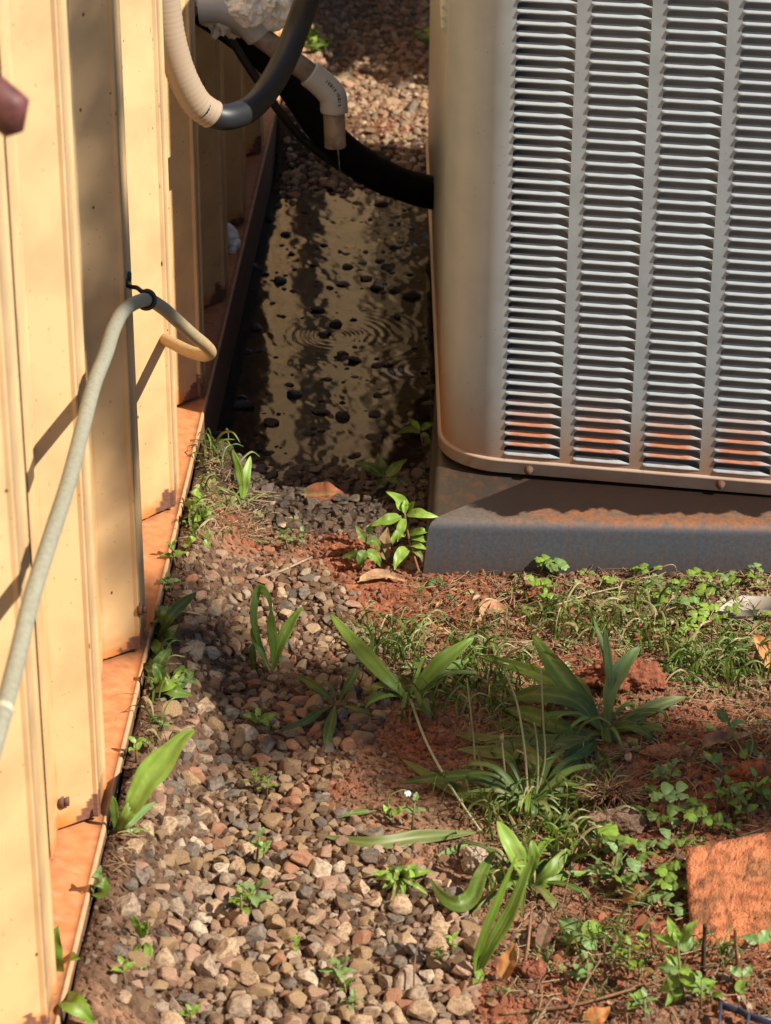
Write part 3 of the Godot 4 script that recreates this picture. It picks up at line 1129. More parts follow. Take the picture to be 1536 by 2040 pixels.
# ------------------------------------------------------------------ pipes, hoses and cables
func build_pipes() -> void:
	# drain pipe of grey-white plastic
	var Z := -3.07
	var p := thing("drain_pipe", "grey plastic drain pipe with an angled elbow dripping water", "pipe", Vector3.ZERO)
	var a := deep(396, 18, Z + 0.01)
	var b0 := deep(505, 62, Z + 0.005)
	var b := deep(632, 158, Z)
	var c := deep(664, 190, Z)
	var d := deep(668, 292, Z)
	var r := 0.0128
	var shade := func(_t, _a) -> Color: return Color(0.40, 0.34, 0.28)
	put("pipe", round_tube(PackedVector3Array([deep(470, 45, Z + 0.005), b0, b]), r, 24, shade), M.pvc, p)
	# upper coupling
	var up := spline([a, deep(440, 18, Z + 0.01), deep(485, 38, Z + 0.008), deep(515, 70, Z + 0.005)], 6)
	put("coupling", round_tube(up, 0.0165, 24), M.fitting, p)
	# elbow: a bent sleeve with a lip at either end
	var e0 := b + (b0 - b).normalized() * 0.012
	var e1 := c + (d - c).normalized() * 0.020
	var el := spline([e0, b.lerp(c, 0.15), c.lerp(b, 0.25), c + (d - c).normalized() * 0.004, e1], 7)
	var st := begin()
	tube(st, el, func(t, _m): return 0.0162 if t > 0.03 and t < 0.97 else 0.0154, 26)
	var elbow := put("elbow", done(st), M.fitting, p)
	# printed marks along the elbow's bend
	st = begin()
	var dn := (e1 - c).normalized()
	var face := Vector3(0.35, 0.45, 0.82)
	for k in 11:
		if k == 5:
			continue
		var t := 0.30 + 0.052 * k
		var idx := int(t * (el.size() - 1))
		var tg := (el[mini(idx + 1, el.size() - 1)] - el[idx - 1]).normalized()
		var ct := el[idx].lerp(el[mini(idx + 1, el.size() - 1)], t * (el.size() - 1) - idx)
		var nn := (face - tg * face.dot(tg)).normalized()
		var sd := tg.cross(nn)
		for row in 2:
			var ang := -0.05 + row * 0.13
			var q := (nn * cos(ang) + sd * sin(ang)).normalized()
			var at := ct + q * 0.01632
			var w := 0.0006 + 0.0005 * ((k * 7 + row * 3) % 3)
			quad(st, at - tg * w - sd * 0.0008, at - tg * w + sd * 0.0008, at + tg * w + sd * 0.0008, at + tg * w - sd * 0.0008)
	put("printed_mark", done(st), M.ink, elbow)
	# the open stub below it
	st = begin()
	var axis := (d - c).normalized()
	tube(st, PackedVector3Array([c + axis * 0.01, c.lerp(d, 0.5), d]), func(_t, _m): return r, 24, func(t, an): return Color(0.36, 0.30, 0.23).lerp(Color(0.22, 0.16, 0.11), clampf(0.35 + 0.5 * sin(an * 2.0 + t * 3.0), 0, 1) * 0.6), false)
	var stub := put("stub", done(st), M.pvc, p)
	st = begin()
	tube(st, PackedVector3Array([c + axis * 0.02, d]), func(_t, _m): return r - 0.0026, 24, func(_t, _a): return Color(0.2, 0.16, 0.12), false)
	var q := Basis(axis.cross(Vector3.RIGHT).normalized(), axis, axis.cross(axis.cross(Vector3.RIGHT)).normalized())
	var ring := begin()
	for k in 24:
		var a0 := TAU * k / 24.0
		var a1 := TAU * (k + 1) / 24.0
		var e := func(an: float, rr: float) -> Vector3: return d + (q.x * cos(an) + q.z * sin(an)) * rr
		quad(ring, e.call(a0, r), e.call(a1, r), e.call(a1, r - 0.0026), e.call(a0, r - 0.0026), Color(0.34, 0.28, 0.21))
	var bore := done(st)
	var bs := begin()
	bs.append_from(bore, 0, Transform3D())
	bs.append_from(done(ring), 0, Transform3D())
	put("bore", bs.commit(), M.pvc, stub)
	# the falling water
	var drop := thing("water_drip", "thin thread of water falling from the drain pipe's open end", "water", Vector3.ZERO)
	var dl := PackedVector3Array()
	for k in 40:
		var t := k / 39.0
		dl.append(d + Vector3(0.003, -0.002, 0.004) + Vector3(0.003 * t, -0.034 * t, 0.0))
	st = begin()
	tube(st, dl, func(t, m): return 0.0013 * (1.0 - 0.75 * t) * (0.75 + 0.25 * sin(m * 400.0)), 8)
	put("stream", done(st), M.water_clear, drop)

	# expanding foam round the hole in the wall
	var fo := thing("spray_foam", "lumpy off-white foam sealing the pipe hole in the wall", "foam", deep(500, 20, Z - 0.02))
	var nz := FastNoiseLite.new()
	nz.seed = 77
	nz.frequency = 42.0
	st = begin()
	for q2 in [[470, -12, 0.046, -0.03], [520, -8, 0.036, -0.015], [545, 14, 0.026, -0.01], [528, 34, 0.017, 0.0], [450, 20, 0.022, 0.0], [558, -18, 0.024, -0.02], [497, 18, 0.022, 0.012], [548, 46, 0.010, 0.0]]:
		var ct := deep(q2[0], q2[1], Z + q2[3]) - fo.position
		var rad: float = q2[2]
		lump(5, func(vv: Vector3) -> Vector3:
			var w := vv * rad + ct
			return w + vv * rad * (0.34 * nz.get_noise_3dv(w) + 0.22 * nz.get_noise_3dv(w * 2.0) + 0.06 * nz.get_noise_3dv(w * 4.0)), true, func(pp: Vector3) -> Color: return Color(0.84, 0.83, 0.78).lerp(Color(0.52, 0.45, 0.34), ss(0.1, 0.55, nz.get_noise_3dv(pp * 0.5))), st)
	put("foam", done(st), M.foam_white, fo)
	var fb := thing("foam_scrap", "small white scrap of foam lying on the wall's base ledge", "foam", spot(458, 492, 0.075))
	st = begin()
	for q3 in [[Vector3(0, 0.014, 0), 0.012], [Vector3(0.006, 0.006, 0.006), 0.0085], [Vector3(-0.002, 0.023, -0.002), 0.0085], [Vector3(0.004, 0.0, 0.012), 0.006]]:
		lump(3, func(vv: Vector3) -> Vector3:
			var w: Vector3 = vv * q3[1] + q3[0]
			return w + vv * q3[1] * 0.45 * nz.get_noise_3dv(w * 2.0), true, func(_p): return Color(0.80, 0.82, 0.83), st)
	put("scrap", done(st), M.foam_white, fb)

	# insulated line set and the thin lead beside it
	var ls := thing("insulated_line", "thick black foam-wrapped refrigerant line running from wall to condenser", "pipe", Vector3.ZERO)
	var lp := spline([deep(405, 30, -3.16), deep(455, 62, -3.14), deep(520, 112, -3.14), deep(590, 186, -3.16), deep(648, 262, -3.19), deep(705, 316, -3.23), deep(760, 350, -3.28), deep(815, 372, -3.34), deep(880, 388, -3.42), deep(940, 396, -3.5)], 9)
	st = begin()
	tube(st, lp, func(t, m): return lerpf(0.0145, 0.0215, ss(0.1, 0.6, t)) * (1.0 + 0.03 * sin(m * 40.0)) * (0.93 if absf(t - 0.62) < 0.012 else 1.0), 22)
	put("insulation", done(st), M.foam_black, ls)
	var lead := thing("black_lead", "thin black lead sagging below the thick insulated line", "cable", Vector3.ZERO)
	var lc := spline([deep(430, 55, -3.13), deep(455, 72, -3.12), deep(496, 134, -3.12), deep(546, 208, -3.13), deep(598, 272, -3.16), deep(655, 318, -3.2), deep(715, 352, -3.25), deep(780, 378, -3.32)], 8)
	put("lead", round_tube(lc, 0.0052, 12), M.black, lead)

	# the looping hose: pale ribbed sleeve, dark hose
	var hz := -2.77
	var ho := thing("looping_hose", "dark grey hose hanging in a loop with a pale ribbed sleeve", "hose", Vector3.ZERO)
	var sl := spline([deep(318, -130, hz), deep(322, -60, hz), deep(330, 10, hz), deep(341, 80, hz), deep(362, 150, hz - 0.004), deep(392, 205, hz - 0.012), deep(424, 229, hz - 0.02)], 16)
	st = begin()
	tube(st, sl, func(_t, m): return 0.0158 + 0.00042 * sin(m * TAU / 0.0058), 22)
	put("sleeve", done(st), M.sleeve, ho)
	var dh := spline([deep(400, 214, hz - 0.012), deep(424, 229, hz - 0.02), deep(455, 233, hz - 0.03), deep(495, 218, hz - 0.06), deep(530, 182, hz - 0.09), deep(565, 122, hz - 0.12), deep(592, 55, hz - 0.14), deep(616, -15, hz - 0.14), deep(640, -100, hz - 0.14)], 12)
	put("hose", round_tube(dh, 0.0142, 22), M.hose, ho)

	# the weathered conduit that slants up the wall
	var ca := thing("grey_conduit", "weathered grey-green flexible conduit slanting up the ribbed wall", "conduit", Vector3.ZERO)
	var cp := spline([deep(-60, 1640, -1.40), deep(-22, 1520, -1.45), deep(6, 1420, -1.50), deep(34, 1310, -1.565), deep(62, 1195, -1.625), deep(98, 1080, -1.70), deep(135, 965, -1.80), deep(163, 858, -1.90), deep(186, 770, -1.975), deep(211, 704, -2.045), deep(228, 652, -2.115), deep(250, 616, -2.19), deep(290, 597, -2.27), deep(322, 612, -2.325), deep(352, 638, -2.37), deep(385, 668, -2.41), deep(409, 688, -2.44), deep(419, 702, -2.46), deep(407, 708, -2.49), deep(380, 701, -2.52), deep(352, 688, -2.55), deep(322, 672, -2.585)], 10)
	st = begin()
	tube(st, cp, func(t, m): return lerpf(0.0060, 0.0063, t) * (1.0 + 0.004 * sin(m * 60.0)), 18, func(t, an): return Color(0.255, 0.25, 0.185).lerp(Color(0.44, 0.29, 0.14), ss(0.55, 0.85, t)))
	put("conduit", done(st), M.cable, ca)
	st = begin()
	var ja := deep(6, 1420, -1.50)
	var jb := deep(8, 1410, -1.505)
	tube(st, PackedVector3Array([ja, jb]), func(_t, _m): return 0.0066, 18, func(_t, _a): return Color(0.45, 0.40, 0.28))
	put("joint_ring", done(st), M.cable, ca)

	# its clamp
	var cl := thing("conduit_clamp", "black clamp holding the grey conduit off the ribbed wall", "clamp", Vector3.ZERO)
	var ring_c := deep(291, 597, -2.271)
	var tgc := (deep(322, 612, -2.325) - deep(250, 616, -2.19)).normalized()
	var up0 := (Vector3.UP - tgc * tgc.y).normalized()
	var sd0 := tgc.cross(up0)
	var strap: Array = [deep(247, 538, -2.29), deep(248, 556, -2.288), deep(256, 570, -2.282), deep(272, 573, -2.275)]
	for k in 10:
		var an := -0.5 + TAU * 0.86 * k / 9.0
		strap.append(ring_c + (up0 * cos(an) - sd0 * sin(-an)) * 0.0080)
	var line := spline(strap, 4)
	st = begin()
	tube(st, line, func(_t, _m): return 0.0021, 8)
	put("strap", done(st), M.black, cl)
	st = begin()
	var sp := deep(248, 551, -2.30)
	tube(st, PackedVector3Array([sp - wall_out * 0.004, sp + wall_out * 0.006]), func(_t, _m): return 0.0048, 6)
	put("screw", done(st), M.black, cl)

	# the maroon bar that sticks into view on the left
	var bar := thing("maroon_bar", "blurred maroon bar with a rounded end sticking out from the wall", "bar", Vector3.ZERO)
	var bz := -1.42
	var tip := deep(40, 240, bz)
	var root := deep(-130, 100, bz - 0.05)
	var bx := (tip - root).normalized()
	var by := (Vector3.UP - bx * bx.y).normalized()
	var bb := Basis(bx, by, bx.cross(by))
	st = begin()
	var L := tip.distance_to(root)
	box_mesh(st, Transform3D(bb, tip.lerp(root, 0.5)), Vector3(L, 0.026, 0.018), 0.005, Color(0.13, 0.05, 0.045))
	put("bar", done(st), M.maroon, bar)


# ------------------------------------------------------------------ gravel
func poly(list: Array) -> PackedVector2Array:
	var o := PackedVector2Array()
	for q in list:
		var p := spot(q[0], q[1])
		o.append(Vector2(p.x, p.z))
	return o


func stone_tone(r: float) -> int:
	var odds := [0.25, 0.40, 0.54, 0.69, 0.79, 0.90, 0.95, 1.0]
	for k in 8:
		if r < odds[k]:
			return k
	return 0


func build_gravel() -> void:
	for k in 14:
		stone_meshes.append(stone_mesh(100 + k))
	pebble_mesh = stone_mesh(400, 1)
	var near := poly([[225, 2080], [305, 1640], [365, 1420], [370, 1210], [480, 1150], [640, 1140], [720, 1220], [790, 1320], [770, 1420], [700, 1520], [640, 1600], [740, 1660], [860, 1725], [940, 1810], [965, 1900], [940, 2080]])
	var shore := poly([[400, 1000], [440, 900], [850, 880], [840, 1080], [700, 1090], [540, 1050]])
	var far := poly([[510, 420], [530, 260], [620, -80], [900, -80], [900, 330], [760, 400], [640, 440]])
	var cells := {}
	var placed := []
	var try_put := func(x: float, z: float, r: float, close: float) -> bool:
		var ci := Vector2i(floori(x / 0.03), floori(z / 0.03))
		for dx in range(-1, 2):
			for dz in range(-1, 2):
				for q in cells.get(ci + Vector2i(dx, dz), []):
					if Vector2(x - q.x, z - q.y).length() < (r + q.z) * close:
						return false
		if not cells.has(ci):
			cells[ci] = []
		cells[ci].append(Vector3(x, z, r))
		return true
	var lots := [[0.0120, 40], [0.0100, 260], [0.0082, 1500], [0.0067, 9000], [0.0054, 17000], [0.0041, 28000], [0.0029, 34000]]
	for lot in lots:
		for k in lot[1]:
			var zone := rng.randi_range(0, 9)
			var x: float
			var z: float
			if zone < 6:
				x = rng.randf_range(-0.27, 0.13)
				z = rng.randf_range(-2.62, -1.70)
			elif zone < 7:
				x = rng.randf_range(-0.20, 0.06)
				z = rng.randf_range(-2.90, -2.55)
			else:
				x = rng.randf_range(-0.20, 0.26)
				z = rng.randf_range(-5.2, -3.55)
			var pt := Vector2(x, z)
			var kind := -1
			if Geometry2D.is_point_in_polygon(pt, near): kind = 0
			elif Geometry2D.is_point_in_polygon(pt, shore): kind = 1
			elif Geometry2D.is_point_in_polygon(pt, far): kind = 2
			if kind < 0:
				continue
			var r: float = lot[0] * rng.randf_range(0.85, 1.15)
			# thin out the middle, where the stones are sunk in earth, and the far end of the near bed
			if kind == 0:
				var bare := ss(0.05, 0.55, n_low.get_noise_2d(x * 2.2 + 3.0, z * 2.2) + 0.5 * ss(-2.05, -2.25, z) + 0.4 * ss(-2.38, -2.5, z))
				if rng.randf() < bare * 0.75:
					continue
				if z < -2.35:
					r *= 0.82
			if kind == 2 and rng.randf() < 0.3 + 0.5 * ss(0.0, 0.4, n_low.get_noise_2d(x * 1.5 + 9.0, z)):
				continue
			if kind == 1:
				r *= 0.8
			if x > wall_x(z) + 0.02 and (try_put.call(x, z, r, 0.86) as bool):
				placed.append([x, z, r, kind])
	# the largest near ones are parts of the ground, the rest one mass
	var scored := []
	for q in placed:
		var d := Vector3(q[0], -CAM_H, q[1]).length()
		scored.append([q[2] / d * (1.0 if q[3] == 0 else 0.3), q])
	scored.sort_custom(func(a, b): return a[0] > b[0])
	var mass := []
	var singles := 0
	for e in scored:
		var q: Array = e[1]
		var r: float = q[2]
		var b := Basis(Vector3.UP, rng.randf() * TAU) * Basis(Vector3.RIGHT, rng.randf_range(-0.5, 0.5)) * Basis(Vector3.BACK, rng.randf_range(-0.5, 0.5))
		b = b.scaled(Vector3(1, rng.randf_range(0.8, 1.05), 1) * r)
		var sink := rng.randf_range(-0.12, 0.40) if q[3] == 0 else rng.randf_range(0.0, 0.4)
		var t := Transform3D(b, Vector3(q[0], hgt(q[0], q[1]) + r * sink, q[1]))
		var me := rng.randi_range(0, stone_meshes.size() - 1)
		var tone := stone_tone(rng.randf())
		# where water has washed red mud over them the stones are coated brown
		var muddy := ss(-2.02, -2.10, q[1]) * ss(-2.42, -2.34, q[1]) * ss(-0.18, -0.10, q[0])
		if rng.randf() < muddy * 0.8:
			tone = [5, 5, 3, 4, 7][rng.randi_range(0, 4)]
		if singles < 300 and q[3] == 0:
			singles += 1
			var o := put("stone", stone_meshes[me], M.stones[tone], ground_node)
			o.transform = t
		else:
			mass.append([t, me, tone, q[3]])
	for kind in 3:
		var dark := kind == 1
		for me in (7 if kind != 1 else 4):
			var set_ := []
			for q in mass:
				if q[3] == kind and q[1] % (7 if kind != 1 else 4) == me:
					set_.append(q)
			if set_.is_empty():
				continue
			var mm := MultiMesh.new()
			mm.transform_format = MultiMesh.TRANSFORM_3D
			mm.use_colors = true
			mm.mesh = stone_meshes[me + 3]
			mm.instance_count = set_.size()
			for i in set_.size():
				mm.set_instance_transform(i, set_[i][0])
				var c: Color = M.stones[set_[i][2]].albedo_color.srgb_to_linear() * rng.randf_range(0.8, 1.12)
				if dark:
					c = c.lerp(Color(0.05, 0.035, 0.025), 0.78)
				c.a = 1.0
				mm.set_instance_color(i, c)
			var o := MultiMeshInstance3D.new()
			o.multimesh = mm
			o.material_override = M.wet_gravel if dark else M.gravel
			o.name = numbered(self, "gravel")
			add_child(o, true)
			o.set_meta("kind", "stuff")
			o.set_meta("label", ["crushed stone bed at the foot of the wall", "dark wet stones along the puddle's near shore", "crushed stone path beyond the puddle"][kind])

	# grit and crumbs of earth
	scatter("soil_crumbs", pebble_mesh, M.crumb, 26000, func() -> Array:
		var far_one := rng.randf() < 0.2
		var x := rng.randf_range(-0.27, 0.42) if not far_one else rng.randf_range(-0.2, 0.2)
		var z := rng.randf_range(-2.68, -1.70) if not far_one else rng.randf_range(-5.2, -3.6)
		if x < wall_x(z) + 0.009:
			return []
		var s := rng.randf_range(0.0006, 0.0028) * (1.0 + 0.8 * float(rng.randf() < 0.08))
		var c := gcol(x, z) * rng.randf_range(0.65, 1.5)
		if rng.randf() < 0.12:
			c = Color(0.32, 0.24, 0.17)
		return [Vector3(x, hgt(x, z) + s * 0.2, z), Basis.from_euler(Vector3(rng.randf() * 6, rng.randf() * 6, rng.randf() * 6)).scaled(Vector3.ONE * s), c], "loose crumbs of red earth and grit between the stones")
	# stones and litter that stand out of the water
	for v in 3:
		scatter("puddle_stones", [stone_meshes[2], stone_meshes[7], stone_meshes[11]][v], M.wet_gravel, 240, func() -> Array:
			var z := rng.randf_range(-4.0, -2.78)
			var x := rng.randf_range(wall_x(z) + 0.005, 0.06)
			var cl := n_mid.get_noise_2d(x * 1.4 + 31.0, z * 0.8)
			if cl < 0.10 and rng.randf() < 0.8:
				return []
			var s := rng.randf_range(0.001, 0.0035) if rng.randf() < 0.72 else rng.randf_range(0.0035, 0.0085)
			return [Vector3(x, -0.0098 + s * rng.randf_range(-0.6, 0.25), z), Basis.from_euler(Vector3(rng.randf_range(-0.4, 0.4), rng.randf() * 6, rng.randf_range(-0.4, 0.4))).scaled(Vector3(1.3, 0.8, 1.0) * s), Color(0.040, 0.029, 0.022) * rng.randf_range(0.5, 1.8)], "dark stones and litter breaking the puddle's surface")


func scatter(called: String, me: Mesh, material: Material, count: int, maker: Callable, label: String) -> void:
	var list := []
	for k in count:
		var q: Array = maker.call()
		if q.size():
			list.append(q)
	var mm := MultiMesh.new()
	mm.transform_format = MultiMesh.TRANSFORM_3D
	mm.use_colors = true
	mm.mesh = me
	mm.instance_count = list.size()
	for i in list.size():
		mm.set_instance_transform(i, Transform3D(list[i][1], list[i][0]))
		var c: Color = list[i][2]
		c.a = 1.0
		mm.set_instance_color(i, c)
	var o := MultiMeshInstance3D.new()
	o.multimesh = mm
	o.material_override = material
	o.name = numbered(self, called)
	add_child(o, true)
	o.set_meta("kind", "stuff")
	o.set_meta("label", label)


# ------------------------------------------------------------------ plants
# one leaf: along a spline, kind 0 ribwort, 1 ovate, 2 grass, 3 heart-shaped leaflet
func leaf(st: SurfaceTool, ctrl: Array, width: float, kind: int, col: Color, facing := Vector3(0, 0.8, 0.6), fold := 0.25, base := 0) -> int:
	var line := spline(ctrl, 14 if ctrl.size() < 4 else 9)
	var n := line.size()
	var nc := 9 if kind < 2 else (5 if kind == 3 else 3)
	var pts := PackedVector3Array()
	var cols := PackedColorArray()
	var ph := rng.randf() * 6.0
	for i in n:
		var t := float(i) / (n - 1)
		var tg := (line[mini(i + 1, n - 1)] - line[maxi(i - 1, 0)]).normalized()
		var nn := (facing - tg * facing.dot(tg)).normalized()
		var sd := tg.cross(nn)
		var w := 0.0
		match kind:
			0: w = maxf(pow(sin(PI * pow(clampf(t, 0, 1), 1.15)), 0.85) * 0.5, 0.09 * (1.0 - ss(0.2, 0.5, t)) * (1.0 - t))
			1: w = 0.5 * pow(sin(PI * pow(t, 0.72)), 1.1) if t > 0.1 else 0.06
			2: w = 0.5 * pow(1.0 - t, 0.55) * (0.75 + 0.25 * ss(0.0, 0.25, t))
			3: w = 0.52 * pow(sin(PI * (0.02 + 0.74 * t)), 0.8)
		w *= width
		for c in nc:
			var k := float(c) / (nc - 1) * 2.0 - 1.0
			var up := absf(k) * fold * w * 1.0
			if kind == 0:
				up += 0.0010 * (1.0 if c % 2 else 0.0) * minf(1.0, w / 0.004)
			up += 0.05 * width * sin(t * 17.0 + ph + k * 1.5) * absf(k) * ss(0.15, 0.4, t)
			var along := 0.0
			if kind == 3 and i == n - 1:
				along = (0.12 if c == nc / 2 else (0.0 if absf(k) > 0.9 else -0.04)) * -width
			pts.append(line[i] + sd * k * w + nn * up + tg * along)
			var cc := col
			var pt := n_fine.get_noise_2d(pts[pts.size() - 1].x * 3.0 + ph, pts[pts.size() - 1].z * 3.0 + pts[pts.size() - 1].y * 2.0)
			cc = cc.lerp(Color(col.r * 1.7 + 0.02, col.g * 1.35, col.b * 0.9), clampf(pt * 0.8, 0, 0.6))
			if c == nc / 2:
				cc = cc.lerp(Color(0.22, 0.30, 0.10), 0.4)
			elif kind == 0 and c % 2 == 0:
				cc = cc * 0.82
			if kind < 2:
				cc = cc.lerp(Color(0.25, 0.24, 0.10), ss(0.93, 1.0, t) * 0.5)
				cc = cc.lerp(Color(0.24, 0.30, 0.13), ss(0.22, 0.0, t) * 0.6)
			var sp := n_fine.get_noise_2d(pts[pts.size() - 1].z * 2.2 + ph * 3.0, pts[pts.size() - 1].x * 2.2 + pts[pts.size() - 1].y)
			cc = cc.lerp(Color(0.20, 0.15, 0.07), ss(0.34, 0.5, sp) * 0.7)
			cc.a = 1.0
			cols.append(cc)
	return sheet(st, pts, cols, nc, n, base)


func leaf_mesh(ctrl: Array, width: float, kind: int, col: Color, facing := Vector3(0, 0.8, 0.6), fold := 0.25) -> ArrayMesh:
	var st := begin()
	leaf(st, ctrl, width, kind, col, facing, fold)
	return done(st)


func hp(px: float, py: float, mm: float) -> Vector3:       # a place mm above the ground
	var h := mm / 1000.0
	var p := spot(px, py, h)
	var up := 0.0
	for k in 5:
		up = lerpf(up, hgt(p.x, p.z), 0.7)
		p = spot(px, py, h + up)
	return p


# a plant from its leaves: each leaf [[x, y, mm above ground] ..., width in mm, kind, tone]
const TONES := [Color(0.085, 0.145, 0.022), Color(0.135, 0.225, 0.028), Color(0.190, 0.310, 0.050), Color(0.062, 0.112, 0.026), Color(0.140, 0.170, 0.045), Color(0.140, 0.235, 0.080)]

func plant(called: String, label: String, category: String, base_px: Array, leaves: Array, stems: Array = [], group := "", extra := 0) -> Node3D:
	var at := hp(base_px[0], base_px[1], 0)
	var o := thing(called, label, category, at, group)
	for l in leaves:
		var ctrl := []
		for q in l[0]:
			ctrl.append(hp(q[0], q[1], q[2]) - at)
		var tone: Color = TONES[l[3]]
		tone = tone * rng.randf_range(0.88, 1.15)
		var face := Vector3(rng.randf_range(-0.25, 0.25), 0.75, 0.65)
		if l.size() > 4:
			face = l[4]
		put("leaf", leaf_mesh(ctrl, l[1] / 1000.0, l[2], tone, face, rng.randf_range(0.15, 0.4)), M.leaf, o)
	for k in extra:
		var a := rng.randf() * TAU
		var ln := rng.randf_range(0.035, 0.085)
		var rise := rng.randf_range(0.1, 0.75)
		var d := Vector3(cos(a), 0, sin(a))
		var tip := d * ln * (1.0 - rise * 0.4) + Vector3(0, ln * rise * 0.6 - 0.25 * ln * rng.randf(), 0)
		tip.y = maxf(tip.y, 0.004)
		var c3 := [d * 0.003 + Vector3(0, 0.003, 0), d * ln * 0.4 + Vector3(0, ln * rise * 0.55 + 0.004, 0), d * ln * 0.75 + Vector3(0, ln * rise * 0.6 + 0.002, 0), tip]
		put("leaf", leaf_mesh(c3, rng.randf_range(0.003, 0.009), 0 if k % 3 else 2, TONES[[0, 1, 4, 0, 3][k % 5]] * rng.randf_range(0.85, 1.2), Vector3(rng.randf_range(-0.3, 0.3), 0.8, 0.5), 0.3), M.leaf, o)
	for s in stems:
		var ctrl := []
		for q in s[0]:
			ctrl.append(hp(q[0], q[1], q[2]) - at)
		var tone: Color = s[2]
		var rr: float = s[1] / 1000.0
		var line := spline(ctrl, 6)
		var st := begin()
		tube(st, line, func(t, _m): return rr * (1.0 - 0.35 * t), 7, func(_t, _a): return tone)
		var sn := put("stem", done(st), M.leaf, o)
		if s.size() > 3:      # a seed head at its tip
			var tip := line[line.size() - 1]
			var dir := (tip - line[line.size() - 4]).normalized()
			var hb := Basis(dir.cross(Vector3(0.3, 0.2, 0.9)).normalized(), dir, dir.cross(dir.cross(Vector3(0.3, 0.2, 0.9))).normalized())
			var hl: float = s[3] / 1000.0
			var hw: float = s[4] / 1000.0
			var sh := begin()
			for k in 90:
				var f := (k + 0.5) / 90.0
				var an := k * 2.39996
				var rad := hw * pow(sin(PI * clampf(f, 0.06, 0.96)), 0.5)
				lump(0, func(vv: Vector3) -> Vector3: return vv * hw * 0.42, true, func(_p): return s[5] * (0.7 + 0.6 * f), sh, Transform3D(Basis(), tip + hb * Vector3(cos(an) * rad, (f - 0.2) * hl, sin(an) * rad)))
			put("seed_head", done(sh), M.straw, sn)
	return o


func clover_proto(size: float, tall: float, tone: Color, seed_no: int) -> Node3D:
	rng.seed = seed_no
	var o := Node3D.new()
	var lean := Vector3(rng.randf_range(-0.5, 0.5), 1, rng.randf_range(-0.3, 0.5)).normalized()
	var top := lean * tall
	var st := begin()
	tube(st, spline([Vector3(0, -0.003, 0), top * 0.5 + Vector3(0.001, 0, 0), top], 5), func(_t, _m): return 0.00055, 6, func(_t, _a): return Color(0.16, 0.15, 0.06))
	put("stem", done(st), M.leaf, o)
	var a0 := rng.randf() * TAU
	for k in 3:
		var a := a0 + TAU * k / 3.0
		var d := Vector3(cos(a), rng.randf_range(-0.35, 0.5), sin(a)).normalized()
		put("leaf", leaf_mesh([top, top + d * size * 0.55 + Vector3(0, size * 0.12, 0), top + d * size], size * 0.86, 3, tone * rng.randf_range(0.75, 1.3), Vector3(0.1, 1, 0.25), -0.2), M.leaf, o)
	return o


func sprout_proto(size: float, pairs: int, tone: Color, seed_no: int, tall: float) -> Node3D:
	rng.seed = seed_no
	var o := Node3D.new()
	var lean := Vector3(rng.randf_range(-0.2, 0.2), 1, rng.randf_range(-0.1, 0.25)).normalized()
	var st := begin()
	tube(st, PackedVector3Array([Vector3(0, -0.003, 0), lean * tall * 0.5, lean * tall]), func(t, _m): return 0.0011 * (1.0 - 0.5 * t), 6, func(_t, _a): return Color(0.20, 0.17, 0.07))
	put("stem", done(st), M.leaf, o)
	var a0 := rng.randf() * TAU
	for p in pairs:
		var f := 1.0 - 0.75 * float(p) / maxf(pairs, 1)
		var at := lean * tall * f
		var sz := size * (0.65 + 0.5 * float(p) / maxf(pairs, 1)) * rng.randf_range(0.85, 1.1)
		for s in 2:
			var a := a0 + PI * s + p * 1.57 + rng.randf_range(-0.3, 0.3)
			var up := rng.randf_range(0.15, 0.6) + 0.5 * float(p == 0)
			var d := Vector3(cos(a), up, sin(a)).normalized()
			put("leaf", leaf_mesh([at, at + d * sz * 0.5 + Vector3(0, sz * 0.07, 0), at + d * sz - Vector3(0, sz * 0.1, 0)], sz * 0.5, 1, tone * rng.randf_range(0.85, 1.15), Vector3(0.05, 1, 0.3), 0.2), M.leaf, o)
	return o


var grow_more := 1.0

const LANDMARKS := [["bright weed by the pad", 806, 1060], ["bent dry stem", 1300, 1140], ["flat greyish scrap", 1490, 1208], ["red earth clod", 1245, 1352], ["large dark ribwort", 1203, 1440], ["standing orange leaf", 1520, 1300], ["terracotta chunk", 1512, 1556], ["brick's upper corner", 1366, 1684], ["brick's lower corner", 1378, 1868], ["dry root tuft", 1215, 1600], ["hooked green leaf", 915, 1796], ["white flower", 812, 1578], ["bushy weed rosette", 800, 1752], ["tall bright seedling", 1358, 1940], ["dark cut stalk", 1402, 1890], ["bluish plastic bracket", 1470, 2020], ["broad puckered leaf", 300, 1550], ["star-shaped dark plantain", 670, 1402], ["slim gravel seedling", 284, 1878], ["pale upright plantain", 543, 1280], ["two long narrow leaves", 960, 1900], ["puddle's grass sprout", 482, 960], ["dull red leaf", 1270, 1788], ["bottom orange leaf", 1190, 2024], ["weed at the wall's corner", 120, 1980], ["freckled seedling", 1160, 1870], ["pale dead leaf on clay", 985, 1218], ["long flat leaf", 790, 1672], ["dark tangle by the ledge", 320, 1310], ["pale stick by the puddle", 570, 1132]]

